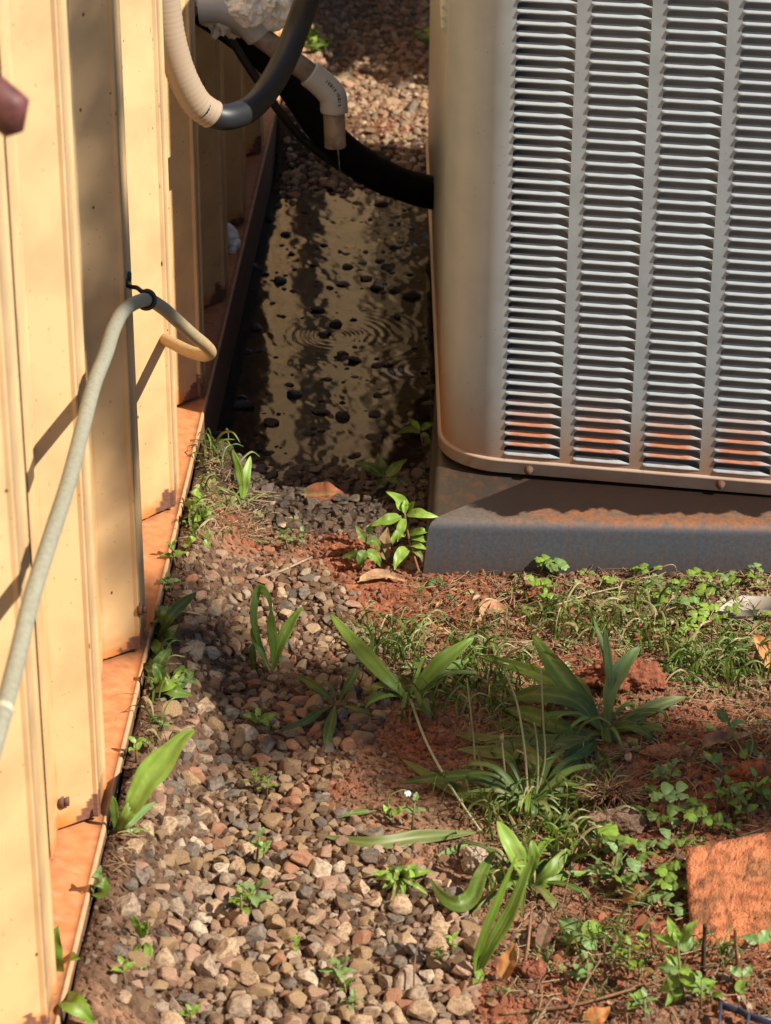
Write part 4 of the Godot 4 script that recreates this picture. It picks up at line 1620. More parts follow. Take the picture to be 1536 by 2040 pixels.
# copies of a small plant, each told apart by the landmark that it stands nearest to
func copies(called: String, protos: Array, kind: String, category: String, group: String, spots: Array, grow := 1.0) -> void:
	var rows := []
	for q in spots:
		var best := []
		for l in LANDMARKS:
			var d := Vector2(q[0] - l[1], (q[1] - l[2]) * 1.6)
			if best.is_empty() or d.length() < best[0]:
				var side := "right of" if d.x > 0 else "left of"
				if absf(d.y) > absf(d.x):
					side = "in front of" if d.y > 0 else "behind"
				best = [d.length(), side + " the " + l[0], q]
		rows.append(best)
	rows.sort_custom(func(x, y): return x[0] < y[0])
	var used := {}
	var rank := ["nearest", "second nearest", "third nearest", "fourth nearest", "fifth nearest", "sixth nearest", "seventh nearest", "eighth nearest", "ninth nearest", "tenth nearest"]
	for r in rows:
		var q: Array = r[2]
		var src: Node3D = protos[rng.randi_range(0, protos.size() - 1)]
		var o: Node3D = src.duplicate()
		o.name = numbered(self, called)
		add_child(o, true)
		var s: float = q[2] if q.size() > 2 else 1.0
		o.transform = Transform3D(Basis(Vector3.UP, rng.randf() * TAU).scaled(Vector3.ONE * s * grow * grow_more), hp(q[0], q[1], 0))
		var k: int = used.get(r[1], 0)
		used[r[1]] = k + 1
		tag(o, "%s, the %s %s" % [kind, rank[mini(k, 9)], r[1]], category, group)


func build_plants() -> void:
	rng.seed = 4242
	var stalk := Color(0.30, 0.30, 0.15)
	# big dark ribwort right of the middle
	plant("ribwort_plant", "large dark ribwort plantain with broad ribbed leaves in the middle of the clay", "plantain", [1203, 1462], [
		[[[1200, 1455, 4], [1160, 1400, 26], [1105, 1330, 48], [1060, 1262, 62]], 21, 0, 0],
		[[[1198, 1455, 4], [1130, 1385, 24], [1075, 1345, 26], [950, 1305, 22]], 16, 0, 0],
		[[[1196, 1458, 4], [1150, 1400, 30], [1075, 1383, 30], [1000, 1395, 14]], 19, 0, 3],
		[[[1195, 1462, 3], [1120, 1450, 14], [1060, 1425, 14], [1005, 1412, 10]], 18, 0, 0],
		[[[1193, 1466, 3], [1130, 1460, 10], [1060, 1455, 8], [985, 1440, 6]], 14, 0, 3],
		[[[1206, 1450, 4], [1214, 1380, 34], [1206, 1310, 66], [1180, 1225, 100]], 8, 0, 1, Vector3(0.5, 0.3, 0.8)],
		[[[1210, 1450, 4], [1216, 1370, 40], [1210, 1300, 72], [1205, 1250, 94]], 8, 0, 5],
		[[[1212, 1450, 4], [1216, 1380, 36], [1240, 1330, 52], [1275, 1288, 66]], 17, 0, 5],
		[[[1216, 1456, 4], [1260, 1430, 12], [1310, 1405, 16], [1368, 1388, 16]], 13, 0, 4],
		[[[1216, 1460, 3], [1262, 1450, 6], [1290, 1448, 6], [1330, 1458, 4]], 9, 0, 0],
		[[[1194, 1468, 3], [1170, 1490, 10], [1140, 1510, 8], [1108, 1548, 5]], 16, 0, 3],
		[[[1200, 1452, 4], [1170, 1420, 20], [1140, 1400, 24], [1110, 1372, 30]], 12, 0, 1],
		[[[1190, 1470, 3], [1120, 1475, 6], [1000, 1478, 6], [905, 1462, 5]], 14, 0, 4],
		[[[1190, 1472, 3], [1100, 1490, 5], [1000, 1500, 5], [910, 1492, 4]], 15, 0, 4]], [], "", 16)
	# the flattened one in front of it, with stalks
	plant("ribwort_plant", "sprawling ribwort plantain with tall bare stalks and one brown seed head", "plantain", [1058, 1612], [
		[[[1050, 1612, 3], [990, 1565, 24], [930, 1545, 24], [795, 1560, 10]], 13, 0, 3],
		[[[1048, 1618, 3], [970, 1600, 10], [880, 1560, 8], [800, 1512, 6]], 12, 0, 4],
		[[[1050, 1622, 3], [985, 1610, 8], [930, 1580, 8], [850, 1545, 6]], 10, 0, 0],
		[[[1064, 1605, 3], [1100, 1560, 18], [1140, 1520, 24], [1180, 1480, 20]], 12, 0, 3],
		[[[1062, 1600, 3], [1075, 1550, 20], [1062, 1510, 30], [1040, 1480, 24]], 14, 0, 4],
		[[[1060, 1606, 3], [1020, 1560, 14], [1000, 1540, 16], [960, 1510, 10]], 11, 0, 0],
		[[[1070, 1618, 3], [1110, 1625, 8], [1140, 1640, 6], [1170, 1650, 4]], 10, 0, 4],
		[[[1068, 1612, 3], [1110, 1600, 10], [1150, 1600, 8], [1190, 1596, 5]], 9, 0, 4],
		[[[1064, 1626, 3], [1090, 1650, 8], [1120, 1664, 6], [1150, 1690, 4]], 9, 0, 1]], [
		[[[1062, 1600, 2], [1085, 1520, 34], [1082, 1430, 74], [1078, 1330, 118]], 1.2, stalk],
		[[[1052, 1604, 2], [1046, 1500, 46], [1030, 1400, 88], [1003, 1330, 118]], 1.2, Color(0.38, 0.36, 0.20)],
		[[[1014, 1604, 2], [1008, 1560, 20], [1003, 1510, 42], [1000, 1476, 56]], 1.2, Color(0.36, 0.33, 0.2), 7.0, 1.6, Color(0.35, 0.30, 0.18)],
		[[[948, 1560, 2], [944, 1480, 38], [938, 1420, 66], [930, 1350, 96]], 1.1, stalk],
		[[[1066, 1604, 2], [1072, 1540, 30], [1070, 1480, 54], [1064, 1440, 74]], 1.0, stalk],
		[[[1060, 1618, 2], [1050, 1610, 4], [1036, 1606, 5], [1002, 1600, 5]], 1.3, Color(0.22, 0.15, 0.08), 22.0, 2.6, Color(0.26, 0.15, 0.08)]], "", 30)
	plant("ribwort_plant", "ribwort plantain with a long pale leaf arching towards the wall, beside grass", "plantain", [818, 1396], [
		[[[815, 1394, 3], [770, 1350, 24], [715, 1290, 40], [655, 1220, 50]], 16, 0, 2],
		[[[820, 1390, 3], [850, 1350, 22], [890, 1310, 36], [945, 1270, 46]], 17, 0, 1],
		[[[822, 1392, 3], [860, 1360, 14], [900, 1330, 20], [935, 1312, 22]], 12, 0, 1],
		[[[812, 1392, 3], [790, 1360, 14], [770, 1345, 16], [730, 1330, 12]], 8, 0, 1],
		[[[818, 1390, 3], [830, 1350, 20], [840, 1320, 30], [852, 1300, 36]], 5, 2, 2]], [
		[[[818, 1394, 2], [850, 1480, 12], [900, 1570, 14], [958, 1656, 5]], 1.5, Color(0.46, 0.47, 0.28)]], "", 12)
	plant("ribwort_plant", "upright pale ribwort plantain with a drooping leaf among the sunlit stones", "plantain", [543, 1338], [
		[[[540, 1336, 2], [520, 1290, 24], [505, 1230, 55], [515, 1172, 80], [535, 1190, 76], [540, 1222, 60]], 8, 0, 2, Vector3(0.3, 0.2, 0.9)],
		[[[543, 1336, 2], [545, 1290, 26], [541, 1250, 46], [540, 1212, 66]], 10, 0, 2, Vector3(0.1, 0.2, 0.95)],
		[[[546, 1336, 2], [556, 1295, 22], [578, 1245, 46], [604, 1208, 62]], 12, 0, 2],
		[[[538, 1338, 2], [522, 1300, 20], [508, 1275, 32], [500, 1250, 44]], 8, 0, 1],
		[[[506, 1336, 2], [505, 1320, 12], [504, 1300, 24], [503, 1280, 34]], 7, 0, 0]])
	plant("ribwort_plant", "dark low ribwort plantain with leaves spread like a star on shaded stones", "plantain", [670, 1402], [
		[[[668, 1400, 2], [645, 1380, 12], [620, 1362, 16], [590, 1345, 12]], 8, 0, 0],
		[[[674, 1400, 2], [690, 1370, 16], [705, 1345, 22], [714, 1322, 30]], 8, 0, 0],
		[[[668, 1404, 2], [662, 1430, 10], [655, 1460, 8], [648, 1490, 4]], 11, 0, 3],
		[[[664, 1404, 2], [635, 1420, 8], [605, 1440, 7], [556, 1456, 4]], 9, 0, 3],
		[[[676, 1404, 2], [700, 1410, 8], [720, 1416, 8], [742, 1424, 4]], 5, 0, 0],
		[[[668, 1398, 2], [665, 1380, 10], [655, 1365, 16], [640, 1352, 18]], 5, 0, 4]])
	plant("ribwort_plant", "single broad bright green puckered leaf rising beside the wall's base ledge", "plantain", [232, 1660], [
		[[[235, 1655, 2], [268, 1600, 34], [300, 1550, 62], [345, 1490, 92], [386, 1452, 108]], 29, 0, 2, Vector3(-0.45, 0.55, 0.7)],
		[[[234, 1656, 2], [250, 1630, 18], [268, 1605, 30], [282, 1590, 38]], 13, 0, 1],
		[[[230, 1658, 2], [228, 1630, 18], [226, 1605, 32], [224, 1585, 42]], 8, 0, 0],
		[[[240, 1660, 2], [260, 1640, 12], [285, 1615, 18], [310, 1598, 22]], 7, 0, 5],
		[[[242, 1662, 2], [270, 1655, 6], [290, 1655, 5], [310, 1660, 3]], 5, 2, 1]])
	plant("ribwort_plant", "two long narrow bright leaves rising from one root near the shaded clay", "plantain", [948, 1948], [
		[[[947, 1945, 2], [950, 1900, 24], [975, 1830, 60], [1030, 1700, 110]], 10, 0, 1, Vector3(0.5, 0.4, 0.75)],
		[[[952, 1945, 2], [975, 1890, 30], [1020, 1810, 66], [1062, 1702, 112]], 12, 0, 2, Vector3(-0.3, 0.4, 0.85)],
		[[[950, 1946, 2], [955, 1925, 10], [958, 1910, 16], [962, 1895, 20]], 6, 2, 2]])
	plant("ribwort_plant", "plantain with one vivid green leaf in the sun below the stalks", "plantain", [1050, 1768], [
		[[[1050, 1765, 2], [1035, 1720, 30], [1015, 1680, 48], [990, 1635, 62]], 17, 0, 2, Vector3(0.3, 0.6, 0.7)],
		[[[1052, 1762, 2], [1060, 1720, 26], [1062, 1700, 36], [1060, 1672, 46]], 12, 0, 1],
		[[[1056, 1764, 2], [1090, 1740, 14], [1110, 1720, 18], [1130, 1690, 24]], 13, 0, 1],
		[[[1046, 1766, 2], [1010, 1752, 10], [985, 1740, 10], [960, 1725, 8]], 10, 0, 0],
		[[[1056, 1768, 2], [1085, 1762, 8], [1110, 1752, 8], [1140, 1742, 6]], 8, 0, 1]], [], "", 12)
	plant("fallen_leaf", "folded ribbed green leaf curled in a hook over the stones", "leaf", [915, 1796], [
		[[[858, 1752, 8], [880, 1785, 10], [912, 1802, 10], [940, 1788, 12], [960, 1740, 22], [988, 1690, 34]], 16, 0, 0]])
	plant("fallen_leaf", "long dull green leaf lying flat across the gravel's edge", "leaf", [800, 1668], [
		[[[636, 1664, 4], [740, 1680, 5], [840, 1668, 5], [952, 1658, 5]], 14, 0, 4]])
	plant("fallen_leaf", "short cut piece of pale green leaf lying below the flat leaf", "leaf", [905, 1695], [
		[[[875, 1708, 4], [900, 1694, 6], [920, 1686, 7], [938, 1678, 6]], 7, 2, 5]])
	# low rosette of many small leaves
	var ros := []
	for k in 26:
		var a := TAU * k / 26.0 + rng.randf_range(-0.2, 0.2)
		var rr := rng.randf_range(26, 70)
		var ex := 800 + cos(a) * rr
		var ey := 1752 - sin(a) * rr * 0.62 + rng.randf_range(-8, 8)
		ros.append([[[800, 1752, 5], [(800 + ex) / 2, (1752 + ey) / 2 - 6, rng.randf_range(10, 20)], [ex, ey, rng.randf_range(3, 14)]], rng.randf_range(5, 8), 1, [2, 1, 4, 5][k % 4]])
	plant("weed_rosette", "low bushy weed of many small pale leaves on the stones", "weed", [800, 1752], ros)
	# the young plant at the pad's corner
	plant("leafy_weed", "young bright green weed with pointed leaves at the black pad's corner", "weed", [836, 1143], [
		[[[806, 1022, 66], [800, 1005, 74], [790, 992, 82], [768, 978, 92]], 15, 1, 2, Vector3(0.3, 0.5, 0.8)],
		[[[808, 1026, 64], [830, 1022, 68], [850, 1026, 66], [876, 1030, 62]], 11, 1, 2],
		[[[800, 1028, 64], [780, 1034, 66], [760, 1040, 62], [738, 1048, 56]], 13, 1, 1],
		[[[806, 1030, 62], [800, 1050, 60], [796, 1064, 54], [792, 1080, 46]], 10, 1, 2],
		[[[814, 1018, 68], [818, 1010, 72], [822, 1004, 76], [826, 998, 80]], 7, 1, 2],
		[[[812, 1065, 42], [828, 1060, 46], [846, 1058, 46], [868, 1058, 42]], 9, 1, 1],
		[[[814, 1070, 40], [832, 1072, 40], [848, 1076, 36], [872, 1080, 32]], 8, 1, 1],
		[[[808, 1066, 42], [795, 1064, 46], [784, 1072, 42], [782, 1088, 34]], 10, 1, 2],
		[[[812, 1090, 30], [802, 1100, 30], [792, 1116, 24], [786, 1136, 14]], 13, 1, 2],
		[[[816, 1086, 32], [828, 1086, 34], [840, 1090, 32], [850, 1094, 28]], 8, 1, 2],
		[[[820, 1096, 28], [830, 1100, 28], [838, 1108, 24], [842, 1120, 18]], 7, 1, 4],
		[[[806, 1024, 66], [806, 1012, 72], [806, 1004, 76], [808, 994, 80]], 6, 1, 2]], [
		[[[836, 1143, 0], [826, 1112, 18], [814, 1070, 42], [806, 1022, 68]], 1.6, Color(0.26, 0.13, 0.07)]])
	plant("leafy_weed", "dark stemmed weed half in shade beside the bright one", "weed", [726, 1140], [
		[[[726, 1112, 18], [712, 1108, 22], [700, 1106, 20], [680, 1110, 14]], 12, 1, 0],
		[[[730, 1080, 36], [722, 1068, 42], [716, 1058, 46], [706, 1042, 52]], 9, 1, 4],
		[[[730, 1082, 36], [742, 1078, 38], [752, 1084, 34], [758, 1096, 26]], 11, 1, 0],
		[[[728, 1100, 26], [740, 1104, 26], [752, 1114, 20], [758, 1130, 10]], 12, 1, 1],
		[[[728, 1096, 28], [722, 1106, 26], [718, 1118, 20], [716, 1132, 10]], 11, 1, 0],
		[[[732, 1064, 44], [736, 1056, 48], [738, 1050, 50], [744, 1044, 52]], 8, 1, 1]], [
		[[[720, 1146, 0], [726, 1110, 18], [732, 1064, 46]], 1.2, Color(0.16, 0.10, 0.05)]])
	plant("leafy_weed", "dim leafy weed in the shade between puddle and pad", "weed", [765, 960], [
		[[[765, 950, 8], [745, 935, 16], [730, 928, 18], [704, 922, 16]], 12, 1, 3],
		[[[765, 948, 8], [760, 930, 20], [758, 920, 24], [752, 902, 30]], 12, 1, 0],
		[[[768, 950, 8], [785, 935, 16], [795, 925, 20], [812, 914, 22]], 13, 1, 0],
		[[[766, 954, 6], [758, 965, 8], [752, 972, 6], [742, 982, 3]], 10, 1, 3],
		[[[768, 954, 6], [785, 958, 8], [800, 962, 6], [815, 970, 3]], 9, 1, 3]])
	plant("leafy_weed", "dim sprig standing in the water against the pad's flank", "weed", [845, 905], [
		[[[835, 862, 24], [822, 856, 26], [806, 858, 22], [788, 864, 16]], 11, 1, 0],
		[[[836, 858, 26], [828, 846, 32], [822, 840, 34], [812, 832, 38]], 8, 1, 1],
		[[[836, 858, 26], [848, 850, 28], [856, 846, 30], [866, 842, 30]], 9, 1, 0],
		[[[838, 864, 22], [846, 868, 20], [852, 876, 16], [856, 886, 10]], 8, 1, 0]], [
		[[[846, 910, 0], [842, 885, 12], [836, 858, 26]], 0.9, Color(0.14, 0.08, 0.04)]])
	plant("grass_sprout", "pair of bright grass-like leaves catching sun at the puddle's edge", "grass", [482, 1004], [
		[[[482, 1002, 2], [480, 965, 22], [474, 930, 44], [462, 893, 64]], 9, 0, 2, Vector3(0.2, 0.2, 0.95)],
		[[[485, 1002, 2], [486, 975, 16], [490, 945, 34], [499, 908, 54]], 11, 0, 2, Vector3(0.2, 0.2, 0.95)],
		[[[480, 1003, 2], [470, 985, 10], [450, 975, 12], [430, 968, 10]], 3, 2, 4],
		[[[488, 1004, 2], [505, 992, 8], [520, 985, 8], [540, 990, 4]], 3, 2, 4]])
	# seedlings on the gravel
	plant("seedling", "slim seedling with narrow pale leaves on the gravel near the wall", "seedling", [284, 1878], [
		[[[283, 1874, 2], [276, 1850, 16], [270, 1835, 22], [263, 1822, 28]], 7, 0, 2],
		[[[285, 1872, 2], [288, 1855, 14], [291, 1845, 20], [294, 1834, 26]], 7, 0, 2],
		[[[286, 1878, 2], [294, 1888, 8], [294, 1905, 6], [280, 1938, 3]], 8, 0, 2],
		[[[282, 1878, 2], [274, 1890, 8], [272, 1902, 6], [274, 1915, 4]], 6, 0, 1]])
	plant("leafy_weed", "large pointed leaves of a weed springing up against the wall's corner", "weed", [112, 2020], [
		[[[118, 1968, 20], [100, 1920, 48], [105, 1880, 66], [116, 1842, 82]], 21, 1, 1, Vector3(0.1, 0.25, 0.95)],
		[[[118, 1985, 14], [140, 1995, 18], [165, 2015, 14], [190, 2045, 6]], 17, 1, 1],
		[[[114, 1978, 16], [106, 1990, 18], [120, 2005, 14], [150, 2002, 10]], 14, 1, 5],
		[[[124, 1925, 30], [136, 1912, 34], [146, 1908, 34], [160, 1910, 30]], 11, 1, 2],
		[[[118, 1995, 10], [112, 2010, 10], [108, 2025, 8], [108, 2045, 4]], 12, 1, 2]], [
		[[[112, 2030, 0], [114, 1990, 14], [118, 1962, 26]], 1.3, Color(0.16, 0.15, 0.06)]])
	plant("leafy_weed", "small dark weed pressed against the ledge beside dry thatch", "weed", [180, 1800], [
		[[[182, 1790, 4], [176, 1770, 14], [180, 1750, 22], [190, 1730, 26]], 13, 1, 1],
		[[[184, 1790, 4], [200, 1775, 12], [206, 1760, 18], [212, 1745, 22]], 14, 1, 0],
		[[[180, 1794, 4], [168, 1800, 8], [164, 1812, 8], [172, 1836, 4]], 13, 1, 1],
		[[[178, 1790, 4], [166, 1780, 12], [160, 1775, 14], [152, 1772, 14]], 9, 1, 2],
		[[[184, 1786, 6], [192, 1755, 24], [196, 1740, 30], [202, 1722, 36]], 9, 1, 5]])
	var dark := []
	for k in 16:
		var bx := rng.randf_range(300, 350)
		var by := rng.randf_range(1250, 1390)
		var a := rng.randf_range(-0.4, PI * 0.75)
		var rr := rng.randf_range(35, 75)
		dark.append([[[bx, by, 3], [bx + cos(a) * rr * 0.5, by - sin(a) * rr * 0.6, rng.randf_range(12, 24)], [bx + cos(a) * rr, by - sin(a) * rr, rng.randf_range(8, 30)]], rng.randf_range(8, 15), [1, 0, 1][k % 3], [3, 0, 5, 1][k % 4]])
	dark.append([[[308, 1290, 3], [335, 1235, 34], [360, 1205, 48], [392, 1180, 58]], 12, 0, 3])
	plant("leafy_weed", "tangle of dark leaves growing in the shade along the base ledge", "weed", [320, 1310], dark)
	var pale := []
	for k in 22:
		var bx := rng.randf_range(360, 410)
		var by := rng.randf_range(980, 1090)
		var a := rng.randf_range(0.1, PI)
		var rr := rng.randf_range(14, 34)
		pale.append([[[bx, by, 3], [bx + cos(a) * rr * 0.6, by - sin(a) * rr * 0.6, rng.randf_range(10, 22)], [bx + cos(a) * rr, by - sin(a) * rr * 0.7, rng.randf_range(6, 22)]], rng.randf_range(6, 10), 1, [2, 2, 1, 4][k % 4]])
	plant("leafy_weed", "sunlit pale weeds crowding the ledge where the puddle begins", "weed", [382, 1040], pale)
	# tall seedling by the brick
	plant("seedling", "tall bright seedling with upright leaves below the clay brick", "seedling", [1362, 1995], [
		[[[1350, 1880, 52], [1344, 1860, 62], [1336, 1842, 70], [1330, 1822, 78]], 9, 1, 2],
		[[[1352, 1880, 52], [1362, 1866, 58], [1375, 1848, 66], [1390, 1832, 72]], 10, 1, 2],
		[[[1350, 1884, 50], [1336, 1878, 52], [1320, 1870, 54], [1300, 1860, 54]], 10, 1, 2],
		[[[1352, 1888, 48], [1364, 1886, 48], [1374, 1878, 50], [1380, 1864, 54]], 9, 1, 5],
		[[[1350, 1876, 54], [1348, 1866, 60], [1346, 1856, 64], [1346, 1846, 68]], 6, 1, 2],
		[[[1354, 1940, 26], [1370, 1948, 26], [1390, 1955, 22], [1432, 1955, 14]], 12, 1, 1],
		[[[1354, 1935, 26], [1338, 1930, 28], [1322, 1926, 28], [1306, 1920, 26]], 12, 1, 5],
		[[[1356, 1950, 22], [1340, 1958, 20], [1328, 1966, 16], [1312, 1976, 10]], 11, 1, 1],
		[[[1358, 1955, 20], [1376, 1962, 18], [1392, 1975, 14], [1405, 1990, 8]], 11, 1, 2],
		[[[1352, 1925, 32], [1360, 1930, 32], [1372, 1938, 30], [1382, 1950, 26]], 8, 1, 2],
		[[[1352, 1922, 34], [1340, 1912, 38], [1334, 1906, 40], [1328, 1898, 42]], 9, 1, 2],
		[[[1358, 1965, 16], [1346, 1980, 12], [1336, 1990, 8], [1325, 2005, 4]], 10, 1, 1]], [
		[[[1364, 1995, 0], [1358, 1960, 18], [1353, 1915, 38], [1350, 1872, 56]], 1.5, Color(0.20, 0.24, 0.07)]])
	plant("seedling", "seedling with freckled pale leaves in the shaded litter", "seedling", [1160, 1895], [
		[[[1160, 1862, 18], [1145, 1850, 22], [1130, 1840, 24], [1112, 1828, 26]], 13, 1, 5],
		[[[1160, 1862, 18], [1175, 1852, 20], [1190, 1850, 18], [1210, 1858, 14]], 14, 1, 1],
		[[[1158, 1866, 16], [1142, 1868, 16], [1130, 1870, 14], [1114, 1870, 10]], 11, 1, 5],
		[[[1162, 1868, 16], [1172, 1876, 14], [1180, 1884, 10], [1190, 1892, 6]], 12, 1, 5]], [
		[[[1160, 1897, 0], [1160, 1862, 18]], 1.0, Color(0.16, 0.16, 0.07)]])
	plant("seedling", "little seedling beside the cut dry stalks, under the brick's lower edge", "seedling", [1480, 1962], [
		[[[1478, 1944, 10], [1468, 1936, 14], [1460, 1932, 14], [1456, 1922, 16]], 8, 1, 5],
		[[[1480, 1944, 10], [1488, 1938, 12], [1492, 1932, 14], [1496, 1922, 16]], 8, 1, 5],
		[[[1480, 1950, 6], [1474, 1966, 6], [1476, 1974, 5], [1484, 1984, 3]], 8, 1, 1]], [
		[[[1480, 1964, 0], [1479, 1942, 11]], 0.9, Color(0.26, 0.16, 0.08)]])
	plant("seedling", "seedling with two rounded leaves at the brick's lower right corner", "seedling", [1512, 1898], [
		[[[1510, 1880, 10], [1500, 1872, 13], [1490, 1868, 13], [1476, 1866, 12]], 10, 1, 5],
		[[[1512, 1880, 10], [1522, 1868, 14], [1530, 1860, 16], [1542, 1854, 16]], 11, 1, 5]], [
		[[[1512, 1900, 0], [1511, 1878, 11]], 1.0, Color(0.28, 0.16, 0.09)]])
	plant("seedling", "pair of bright leaves on a bent green stem over red clay", "seedling", [1432, 1566], [
		[[[1418, 1518, 20], [1412, 1508, 24], [1406, 1502, 26], [1400, 1494, 28]], 6, 1, 2],
		[[[1420, 1520, 20], [1426, 1510, 22], [1432, 1506, 22], [1438, 1500, 22]], 9, 1, 1]], [
		[[[1432, 1568, 0], [1440, 1548, 8], [1436, 1536, 14], [1418, 1518, 21]], 0.9, Color(0.22, 0.26, 0.1)],
		[[[1434, 1566, 0], [1446, 1545, 8], [1470, 1538, 10], [1490, 1526, 8]], 1.2, Color(0.3, 0.27, 0.14)]])
	plant("seedling", "thin forked weed with round leaves on the shaded clay bank", "seedling", [1490, 1530], [
		[[[1450, 1440, 26], [1440, 1428, 30], [1434, 1420, 32], [1426, 1412, 34]], 10, 1, 3],
		[[[1455, 1450, 24], [1465, 1440, 26], [1472, 1438, 26], [1488, 1440, 24]], 7, 1, 5],
		[[[1470, 1475, 14], [1465, 1470, 16], [1446, 1430, 26], [1420, 1408, 30]], 4, 2, 0],
		[[[1500, 1500, 6], [1496, 1490, 10], [1498, 1482, 12], [1502, 1474, 14]], 11, 1, 3],
		[[[1486, 1512, 4], [1482, 1504, 8], [1484, 1498, 9], [1490, 1490, 10]], 8, 1, 1]], [
		[[[1490, 1532, 0], [1475, 1490, 10], [1450, 1445, 26]], 0.8, Color(0.2, 0.2, 0.08)],
		[[[1488, 1520, 2], [1500, 1485, 12], [1492, 1460, 20], [1460, 1440, 26]], 0.8, Color(0.2, 0.2, 0.08)]])
	# white flower
	var fl := plant("white_flower", "tiny white flower nodding on a bent stem over the stones", "flower", [778, 1628], [
		[[[778, 1622, 6], [772, 1612, 12], [768, 1606, 14], [764, 1598, 16]], 7, 1, 2],
		[[[780, 1624, 6], [790, 1618, 8], [800, 1612, 10], [808, 1604, 10]], 6, 1, 1],
		[[[740, 1616, 6], [715, 1618, 6], [695, 1622, 4], [676, 1630, 3]], 6, 1, 0]], [
		[[[780, 1634, 0], [774, 1606, 14], [776, 1586, 24], [800, 1574, 30], [812, 1576, 29]], 0.7, Color(0.26, 0.28, 0.12)],
		[[[780, 1634, 1], [760, 1620, 5], [740, 1616, 6], [676, 1630, 2]], 0.7, Color(0.22, 0.24, 0.1)]])
	var fc := hp(812, 1578, 28) - fl.position
	for k in 7:
		var a := TAU * k / 7.0
		put("petal", leaf_mesh([fc, fc + Vector3(cos(a) * 0.002, -0.0012, sin(a) * 0.002), fc + Vector3(cos(a) * 0.0026, -0.004, sin(a) * 0.0026)], 0.0024, 1, Color(0.7, 0.72, 0.66)), M.petal, fl)
	# clovers
	var clo := []
	for k in 5:
		clo.append(clover_proto(0.0075, rng.randf_range(0.006, 0.018), TONES[[1, 5, 2, 1, 5][k]], 700 + k))
	var clo_dark := []
	for k in 4:
		clo_dark.append(clover_proto(0.0085, 0.008 + 0.004 * k, TONES[[5, 0, 1, 5][k]], 720 + k))
	var spr := []
	for k in 5:
		spr.append(sprout_proto(0.0115, 2 + k % 2, TONES[[1, 5, 2, 1, 5][k]], 740 + k, 0.010 + 0.003 * k))
	rng.seed = 515
	grow_more = 1.2
	copies("clover_sprig", clo, "bright clover sprig", "clover", "clover sprigs against the pad", [[1070, 1150, 1.2], [1085, 1140, 1.3], [1098, 1148, 1.3], [1110, 1145, 1.2], [1062, 1172, 1.1], [1072, 1196, 1.2], [1090, 1200, 1.1], [1318, 1140, 1.2], [1332, 1135, 1.2], [1272, 1155, 1.1], [1372, 1172, 1.1]])
	copies("clover_sprig", clo, "sunny clover sprig", "clover", "clover sprigs in the mat below the pad", [[1330, 1210, 1.2], [1352, 1230, 1.3], [1376, 1216, 1.3], [1398, 1228, 1.4], [1388, 1248, 1.2], [1362, 1262, 1.2], [1408, 1212, 1.3], [1440, 1190, 1.1], [1462, 1185, 1.2], [1490, 1172, 1.2], [1320, 1190, 1.0], [1346, 1188, 1.0], [1500, 1160, 1.1], [1300, 1265, 1.1], [1330, 1280, 1.1], [1250, 1180, 1.0], [1210, 1168, 0.9], [1240, 1245, 0.9], [1440, 1252, 1.0], [1470, 1230, 1.0], [1520, 1240, 1.0], [1400, 1180, 1.0], [1288, 1150, 1.0]])
	copies("clover_sprig", clo_dark, "bluish clover sprig", "clover", "clover sprigs over the brick", [[1300, 1640, 1.2], [1320, 1650, 1.3], [1336, 1668, 1.3], [1344, 1640, 1.2], [1362, 1636, 1.2], [1384, 1650, 1.2], [1400, 1640, 1.0], [1352, 1700, 1.0], [1330, 1690, 1.2], [1370, 1672, 1.0], [1418, 1656, 1.0], [1436, 1660, 1.0]])
	copies("clover_sprig", clo_dark, "shaded clover sprig", "clover", "clover sprigs beside the brick", [[1250, 1745, 1.9], [1266, 1762, 1.5], [1330, 1760, 1.2], [1314, 1785, 1.1], [1346, 1790, 1.2], [1320, 1810, 1.2], [1296, 1730, 1.1], [1350, 1745, 1.1], [1340, 1825, 1.1], [1290, 1700, 1.0]])
	copies("leafy_sprig", spr, "fresh leafy sprig", "weed", "sprigs along the brick's top", [[1428, 1620, 1.3], [1450, 1628, 1.4], [1476, 1616, 1.4], [1500, 1606, 1.5], [1518, 1612, 1.3], [1462, 1640, 1.2], [1490, 1640, 1.1], [1535, 1625, 1.3]])
	copies("leafy_sprig", spr, "small sprig in the litter", "weed", "sprigs in the litter before the brick", [[1208, 1705, 1.6], [1226, 1722, 1.3], [1186, 1720, 1.2], [1220, 1770, 1.5], [1240, 1790, 1.4], [1196, 1765, 1.3], [1250, 1940, 1.3], [1270, 1958, 1.1], [1228, 1962, 1.2], [1170, 1975, 1.1], [1144, 1960, 1.0], [1262, 2020, 1.2], [1284, 2030, 1.1], [1420, 2000, 1.1], [1396, 2010, 1.0], [1310, 1560, 1.0], [1330, 1575, 1.0], [1342, 1550, 0.9], [1135, 1728, 1.1], [1118, 1745, 1.0], [1280, 1905, 1.0], [1290, 1590, 0.9], [1305, 1600, 1.0]])
	copies("leafy_sprig", spr, "tiny pale seedling", "seedling", "tiny seedlings between the stones", [[492, 1822, 1.7], [480, 1836, 1.3], [510, 1724, 1.1], [526, 1722, 1.0], [590, 1908, 0.9], [664, 1960, 1.3], [690, 1985, 1.0], [520, 1455, 1.4], [536, 1470, 1.0], [506, 1580, 1.0], [530, 1590, 0.9], [700, 2020, 0.9], [952, 1968, 1.0], [900, 1905, 0.9], [880, 1920, 0.8], [820, 1655, 1.1], [380, 2035, 1.0], [575, 1095, 1.2], [600, 1090, 1.0]])
